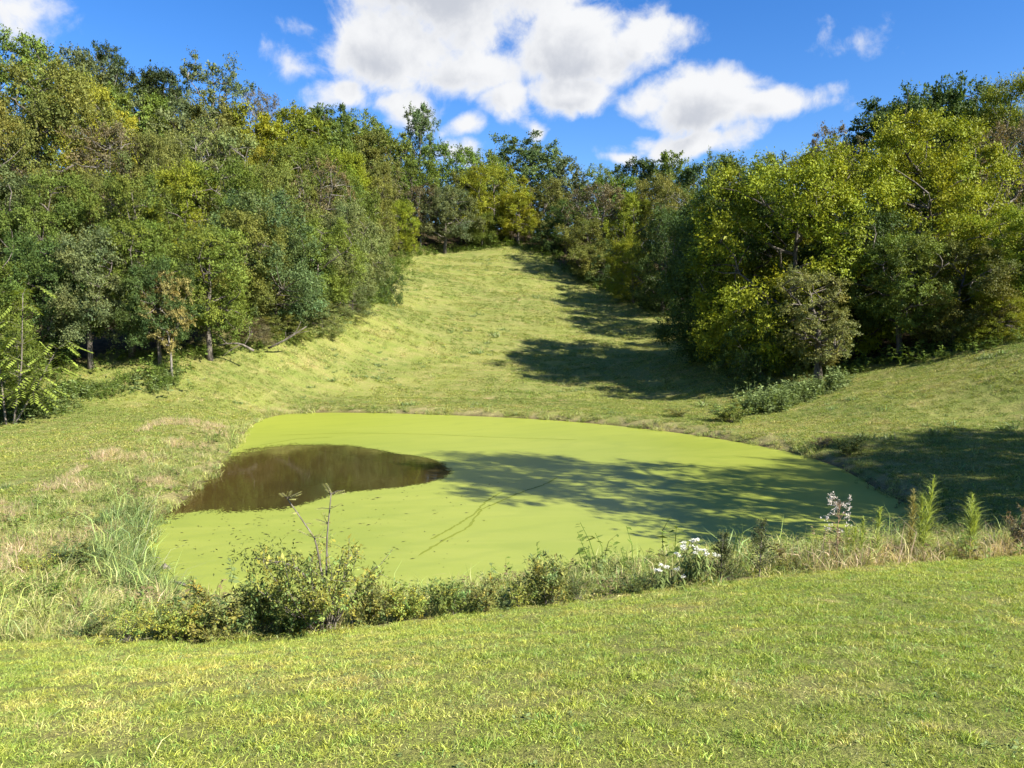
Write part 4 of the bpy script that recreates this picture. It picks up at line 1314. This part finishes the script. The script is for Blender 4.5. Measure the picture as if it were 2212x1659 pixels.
def boneset(x, y, d, hpx, wpx, nst, label):
    base = at_px(x, y, d); k = D / FPX * d; h, w = hpx * k, wpx * k
    o = empty('boneset_plant', base, 0)
    r = np.random.default_rng(int(x) + 3)
    st, lf = MB(), MB()
    for i in range(nst):
        fl = MB()
        tx = np.array([r.uniform(-.5, .5) * w, r.uniform(-.3, .3) * w, h * r.uniform(.72, 1)])
        b0 = np.array([tx[0] * .35, tx[1] * .35, -.03])
        tx[2] *= 1 - .25 * abs(tx[0]) / (w * .5)
        q = interp_poly([b0, (b0 + tx) / 2 + r.normal(0, .015, 3), tx], 7)
        st.tube(q, np.linspace(.005, .002, 7), 4, cap=False)
        n = 34
        t = r.uniform(.1, .92, n)
        p = b0 + (tx - b0) * t[:, None]
        a = r.uniform(0, 6.28, n)
        lf.leaves(p, np.column_stack([np.cos(a), np.sin(a), -.75 * np.ones(n)]), np.column_stack([np.cos(a) * .4, np.sin(a) * .4, np.ones(n)]), r.uniform(.07, .13, n), .022, r.lognormal(0, .2, n)[:, None] * np.ones(3))
        for j in range(5):      # flat-topped flower heads
            c = tx + np.array([r.normal(0, .014), r.normal(0, .014), r.uniform(-.02, .012)])
            st.tube([tx - (0, 0, .06), c], [.002, .001], 3, cap=False)
            m = 14
            p = c + np.column_stack([r.normal(0, .012, (m, 2)), r.normal(0, .006, m)])
            a = r.uniform(0, 6.28, m)
            fl.leaves(p, np.column_stack([np.cos(a), np.sin(a), .6 * np.ones(m)]), np.tile((0, 0, 1.0), (m, 1)), .015, .011, np.ones(3))
        link('flower_head', fl.mesh('flower_head', M_PETAL), o)
    link('stems', st.mesh('stems', M_GREENSTEM), o)
    f = link('leaves', lf.mesh('leaves', M_SHRUB), o); f.color = (.17, .22, .07, 1)
    tag(o, label, 'wildflower', 'white-flowered plants on the bank')


boneset(1513, 1252, 9.0, 105, 110, 16, 'largest white-flowered weed clump on the near bank')
boneset(1432, 1262, 8.9, 62, 40, 4, 'small white-flowered weed left of the largest flowering clump')
boneset(1462, 1262, 8.9, 40, 30, 2, 'tiny white-flowered weed between the two larger flowering ones')


def conifer(x, y, d, hpx, wpx, label):
    base = at_px(x, y, d); k = D / FPX * d; h, w = hpx * k, wpx * k
    o = empty('pointed_sapling', base, 0)
    r = np.random.default_rng(int(x) + 9)
    st, lf = MB(), MB()
    st.tube(interp_poly([(0, 0, -.03), (.01, 0, h * .5), (.02, 0, h)], 6), np.linspace(.012, .002, 6), 5, cap=False)
    for i in range(46):
        t = r.uniform(.08, .97); a = r.uniform(0, 6.28)
        L = (w * .5) * (1 - t) ** .8 * r.uniform(.6, 1.1) + .03
        p0 = np.array([.01 + .01 * t, 0, h * t]); d_ = np.array([math.cos(a), math.sin(a), .55]); d_ /= np.linalg.norm(d_)
        q = interp_poly([p0, p0 + d_ * L * .6, p0 + d_ * L + np.array([0, 0, .03])], 4)
        st.tube(q, np.linspace(.003, .001, 4), 3, cap=False)
        n = int(14 + 110 * L)
        tt = r.uniform(.1, 1, n)
        p = q[0] + (q[-1] - q[0]) * tt[:, None] + r.normal(0, .012, (n, 3))
        lf.leaves(p, unit(d_ + r.normal(0, .7, (n, 3))), unit(np.array([0, 0, 1]) + r.normal(0, .4, (n, 3))), r.uniform(.022, .05, n), .013, r.lognormal(0, .25, n)[:, None] * np.ones(3))
    link('stem', st.mesh('stem', M_TWIG), o)
    f = link('leaves', lf.mesh('leaves', M_SHRUB), o); f.color = (.085, .10, .04, 1)
    tag(o, label, 'sapling', 'pointed dark saplings on the bank')


conifer(1556, 1256, 9.05, 108, 70, 'dark pointed sapling against the white-flowered clump')
conifer(1640, 1250, 9.15, 125, 85, 'dark pointed sapling standing clear, right of the flowering clump')


def dry_weed():
    d = 9.6; base = at_px(1808, 1216, d); k = D / FPX * d; h = 155 * k
    o = empty('dry_weed', base, 0)
    r = np.random.default_rng(88)
    st, lf, fl = MB(), MB(), MB()
    q = interp_poly([(0, 0, -.03), (-.01, 0, h * .5), (.01, 0, h * .95)], 8)
    st.tube(q, np.linspace(.009, .003, 8), 5, cap=False)
    for i in range(34):
        t = r.uniform(.25, 1); a = r.uniform(0, 6.28)
        p0 = np.array([0, 0, h * t * .93]); L = 42 * k * r.uniform(.5, 1.05) * (1.15 - .5 * t)
        e = p0 + np.array([math.cos(a) * L, math.sin(a) * L, L * .55])
        st.tube(interp_poly([p0, (p0 + e) / 2 + (0, 0, .02), e], 4), np.linspace(.003, .001, 4), 3, cap=False)
        if t > .42:
            for j in range(5):
                c = e + r.normal(0, .022, 3); m = 9
                fl.leaves(c + r.normal(0, .006, (m, 3)), unit(r.normal(size=(m, 3)) + (0, 0, .5)), unit(r.normal(size=(m, 3))), .016, .008, np.ones(3))
        else:
            n = 9
            lf.leaves(p0 + (e - p0) * r.uniform(.2, 1, (n, 1)), unit(r.normal(size=(n, 3)) + (0, 0, -.6)), unit(r.normal(size=(n, 3)) + (0, 0, 1)), r.uniform(.04, .08, n), .016, np.ones(3))
    link('stems', st.mesh('stems', M_REDSTEM), o)
    f = link('leaves', lf.mesh('leaves', M_SHRUB), o); f.color = (.24, .20, .10, 1)
    link('seed_heads', fl.mesh('seed_heads', M_FLUFF), o)
    tag(o, 'pale dry weed with fluffy seed heads against the shaded duckweed', 'weed')


dry_weed()


def feathery_sapling():
    d = 32.0; base = at_px(24, 842, d)
    o = empty('feathery_sapling', base, 0)
    r = np.random.default_rng(91)
    st, lf = MB(), MB()
    h = (842 - 545) * D / FPX * d
    trunks = [interp_poly([(0, 0, -.1), (.5, 0, h * .4), (.75, 0, h * .95)], 9), interp_poly([(0, 0, -.1), (.9, .2, h * .25), (1.9, .3, h * .55)], 8),
              interp_poly([(-.3, 0, -.1), (-.5, .1, h * .4), (-.6, 0, h * .72)], 8)]
    for q in trunks:
        st.tube(q, np.linspace(.05, .012, len(q)), 6)
        for j in range(30):
            p0 = q[r.integers(2, len(q))]
            a = r.uniform(0, 6.28); L = r.uniform(.8, 1.4)
            hd = np.array([math.cos(a), math.sin(a), 0.0])
            fr = interp_poly([p0, p0 + hd * L * .5 + (0, 0, r.uniform(.1, .4)), p0 + hd * L + (0, 0, r.uniform(-.35, .15))], 10)
            st.tube(fr, np.linspace(.008, .003, 10), 3, cap=False)
            br = r.normal(1, .18)
            for i in range(1, 10):
                tdir = fr[i] - fr[i - 1]
                for s_ in (-1, 1):
                    dd = unit(np.cross(tdir, (0, 0, 1)) * s_ + tdir * .5 + np.array([0, 0, -.03]))
                    lf.leaves([fr[i]], [dd], [(0, 0, 1)], .34 * (1 - .04 * i), .13, np.ones(3) * br * r.uniform(.85, 1.15))
    link('trunk', st.mesh('trunk', M_DEADWOOD, True), o)
    f = link('fronds', lf.mesh('fronds', M_LEAF), o); f.color = (.20, .255, .045, 1)
    tag(o, 'bright feathery-leaved sapling with pale stems at the left frame edge', 'tree')


feathery_sapling()


def fallen_limbs():
    def limb(name, d, lines, label):
        p0 = at_px(*lines[0][0], d)
        o = MB()
        for pts, r0, r1 in [(l, .075, .03) if i == 0 else (l, .03, .012) for i, l in enumerate(lines)]:
            q = [P(x * D, y * D, d) - p0 for x, y in pts]
            o.tube(interp_poly(q, 8), np.linspace(r0, r1, 8), 6)
        ob = link(name, o.mesh(name, M_DEADWOOD, True)); ob.location = p0
        tag(ob, label, 'branch', 'dead limbs at the left wood edge')
    limb('fallen_limb', 41.5, [[(548, 758), (520, 742), (490, 742), (465, 748)], [(528, 745), (540, 725), (538, 705)], [(490, 742), (470, 722), (452, 715)], [(520, 744), (500, 755), (480, 770)]],
         'crooked bare pale limb lying in the shade at the left wood edge')
    limb('fallen_limb', 44.5, [[(580, 752), (625, 730), (662, 705)], [(625, 730), (640, 716), (650, 695)], [(600, 745), (630, 722), (668, 715)]],
         'thin leaning dead branch right of the crooked bare limb')


fallen_limbs()


# ------------------------------------------------------------------ things afloat
def afloat():
    def log(name, x, y, L, rad, ang, label, twig=0):
        p = on_level(x * D, y * D, WATER_Z + .02)
        m = MB(); r = np.random.default_rng(int(x))
        q = interp_poly([(-L / 2, 0, 0), (0, .02, rad * .6), (L / 2, 0, 0)], 7) + r.normal(0, rad * .25, (7, 3))
        m.tube(q, rad * np.array([.5, .9, 1, 1, .9, .7, .3]), 6)
        for j in range(twig):
            s_ = q[r.integers(1, 6)]
            m.tube([s_, s_ + r.normal(0, .12, 3) * np.array([1, 1, .3]) + (0, 0, .03)], [rad * .35, rad * .12], 4)
        o = link(name, m.mesh(name, M_DEADWOOD, True)); o.location = p; o.rotation_euler = (0, 0, ang)
        tag(o, label, 'driftwood', 'driftwood on the duckweed')
    log('floating_branch', 392, 1264, .75, .028, -.5, 'knobbly grey branch floating at the near left of the duckweed', 4)
    log('floating_branch', 318, 1208, .5, .02, .5, 'short stick at the left shore beside the sedge', 3)
    log('driftwood_chunk', 356, 1228, .16, .055, .4, 'small pale chunk of driftwood left of the knobbly branch', 0)
    r = np.random.default_rng(12)
    m = MB()
    n = 0
    while n < 330:
        x, y = (r.normal(560, 190), r.normal(1150, 45)) if r.uniform() < .75 else (r.uniform(700, 1150), r.normal(1060, 22))
        p = on_level(x * D, y * D, WATER_Z + .018)
        if sdist(POND, [p[0]], [p[1]])[0] > -.25 or sdist(HOLE, [p[0]], [p[1]])[0] < .12: continue
        a = r.normal(.1, .7); L = r.lognormal(-2.7, .5)
        m.leaves([p + r.normal(0, .001, 3)], [(math.cos(a), math.sin(a), .03)], [(0, r.normal(0, .3), 1)], L, min(L * .3, .03), np.ones(3) * r.lognormal(0, .4))
        n += 1
    M_DEB = leaf_mat('sodden_leaf', (.035, .032, .014), use_obj=False, transl=.1)
    tag(link('floating_leaf_litter', m.mesh('floating_leaf_litter', M_DEB)), 'scattered dark leaves and twigs afloat on the duckweed', 'leaf litter', kind='stuff')
    # darker seams where the mat has drifted apart
    m = MB()
    seams = [[(905, 1200), (960, 1165), (1010, 1140), (1040, 1100), (1075, 1085), (1120, 1065), (1180, 1045), (1205, 1030)],
             [(930, 1165), (985, 1135), (1025, 1110), (1050, 1082), (1085, 1062)], [(600, 940), (760, 935), (930, 938), (1080, 945), (1250, 950)], [(560, 962), (640, 948), (720, 944)]]
    for sm in seams:
        q = interp_poly([on_level(x * D, y * D, WATER_Z + .016) for x, y in sm], 70)
        q[:, :2] += r.normal(0, .012, (70, 2))
        wv = .022 + .02 * np.abs(np.sin(np.arange(70) * .37)) * r.uniform(.4, 1, 70); wv[0] = wv[-1] = .002
        t = unit(np.gradient(q, axis=0)); sd_ = np.cross(t, (0, 0, 1.0))
        v = np.empty((140, 3)); v[0::2] = q + sd_ * wv[:, None]; v[1::2] = q - sd_ * wv[:, None]
        n0 = m._push(v, np.ones(3)); i = np.arange(69) * 2
        m.f4.append(n0 + np.stack([i, i + 1, i + 3, i + 2], 1))
    M_SEAM = leaf_mat('duckweed_seam', (.17, .20, .028), use_obj=False, transl=.05)
    tag(link('duckweed_seam', m.mesh('duckweed_seam', M_SEAM)), 'thin darker seams winding through the duckweed mat', 'duckweed', kind='stuff')


afloat()
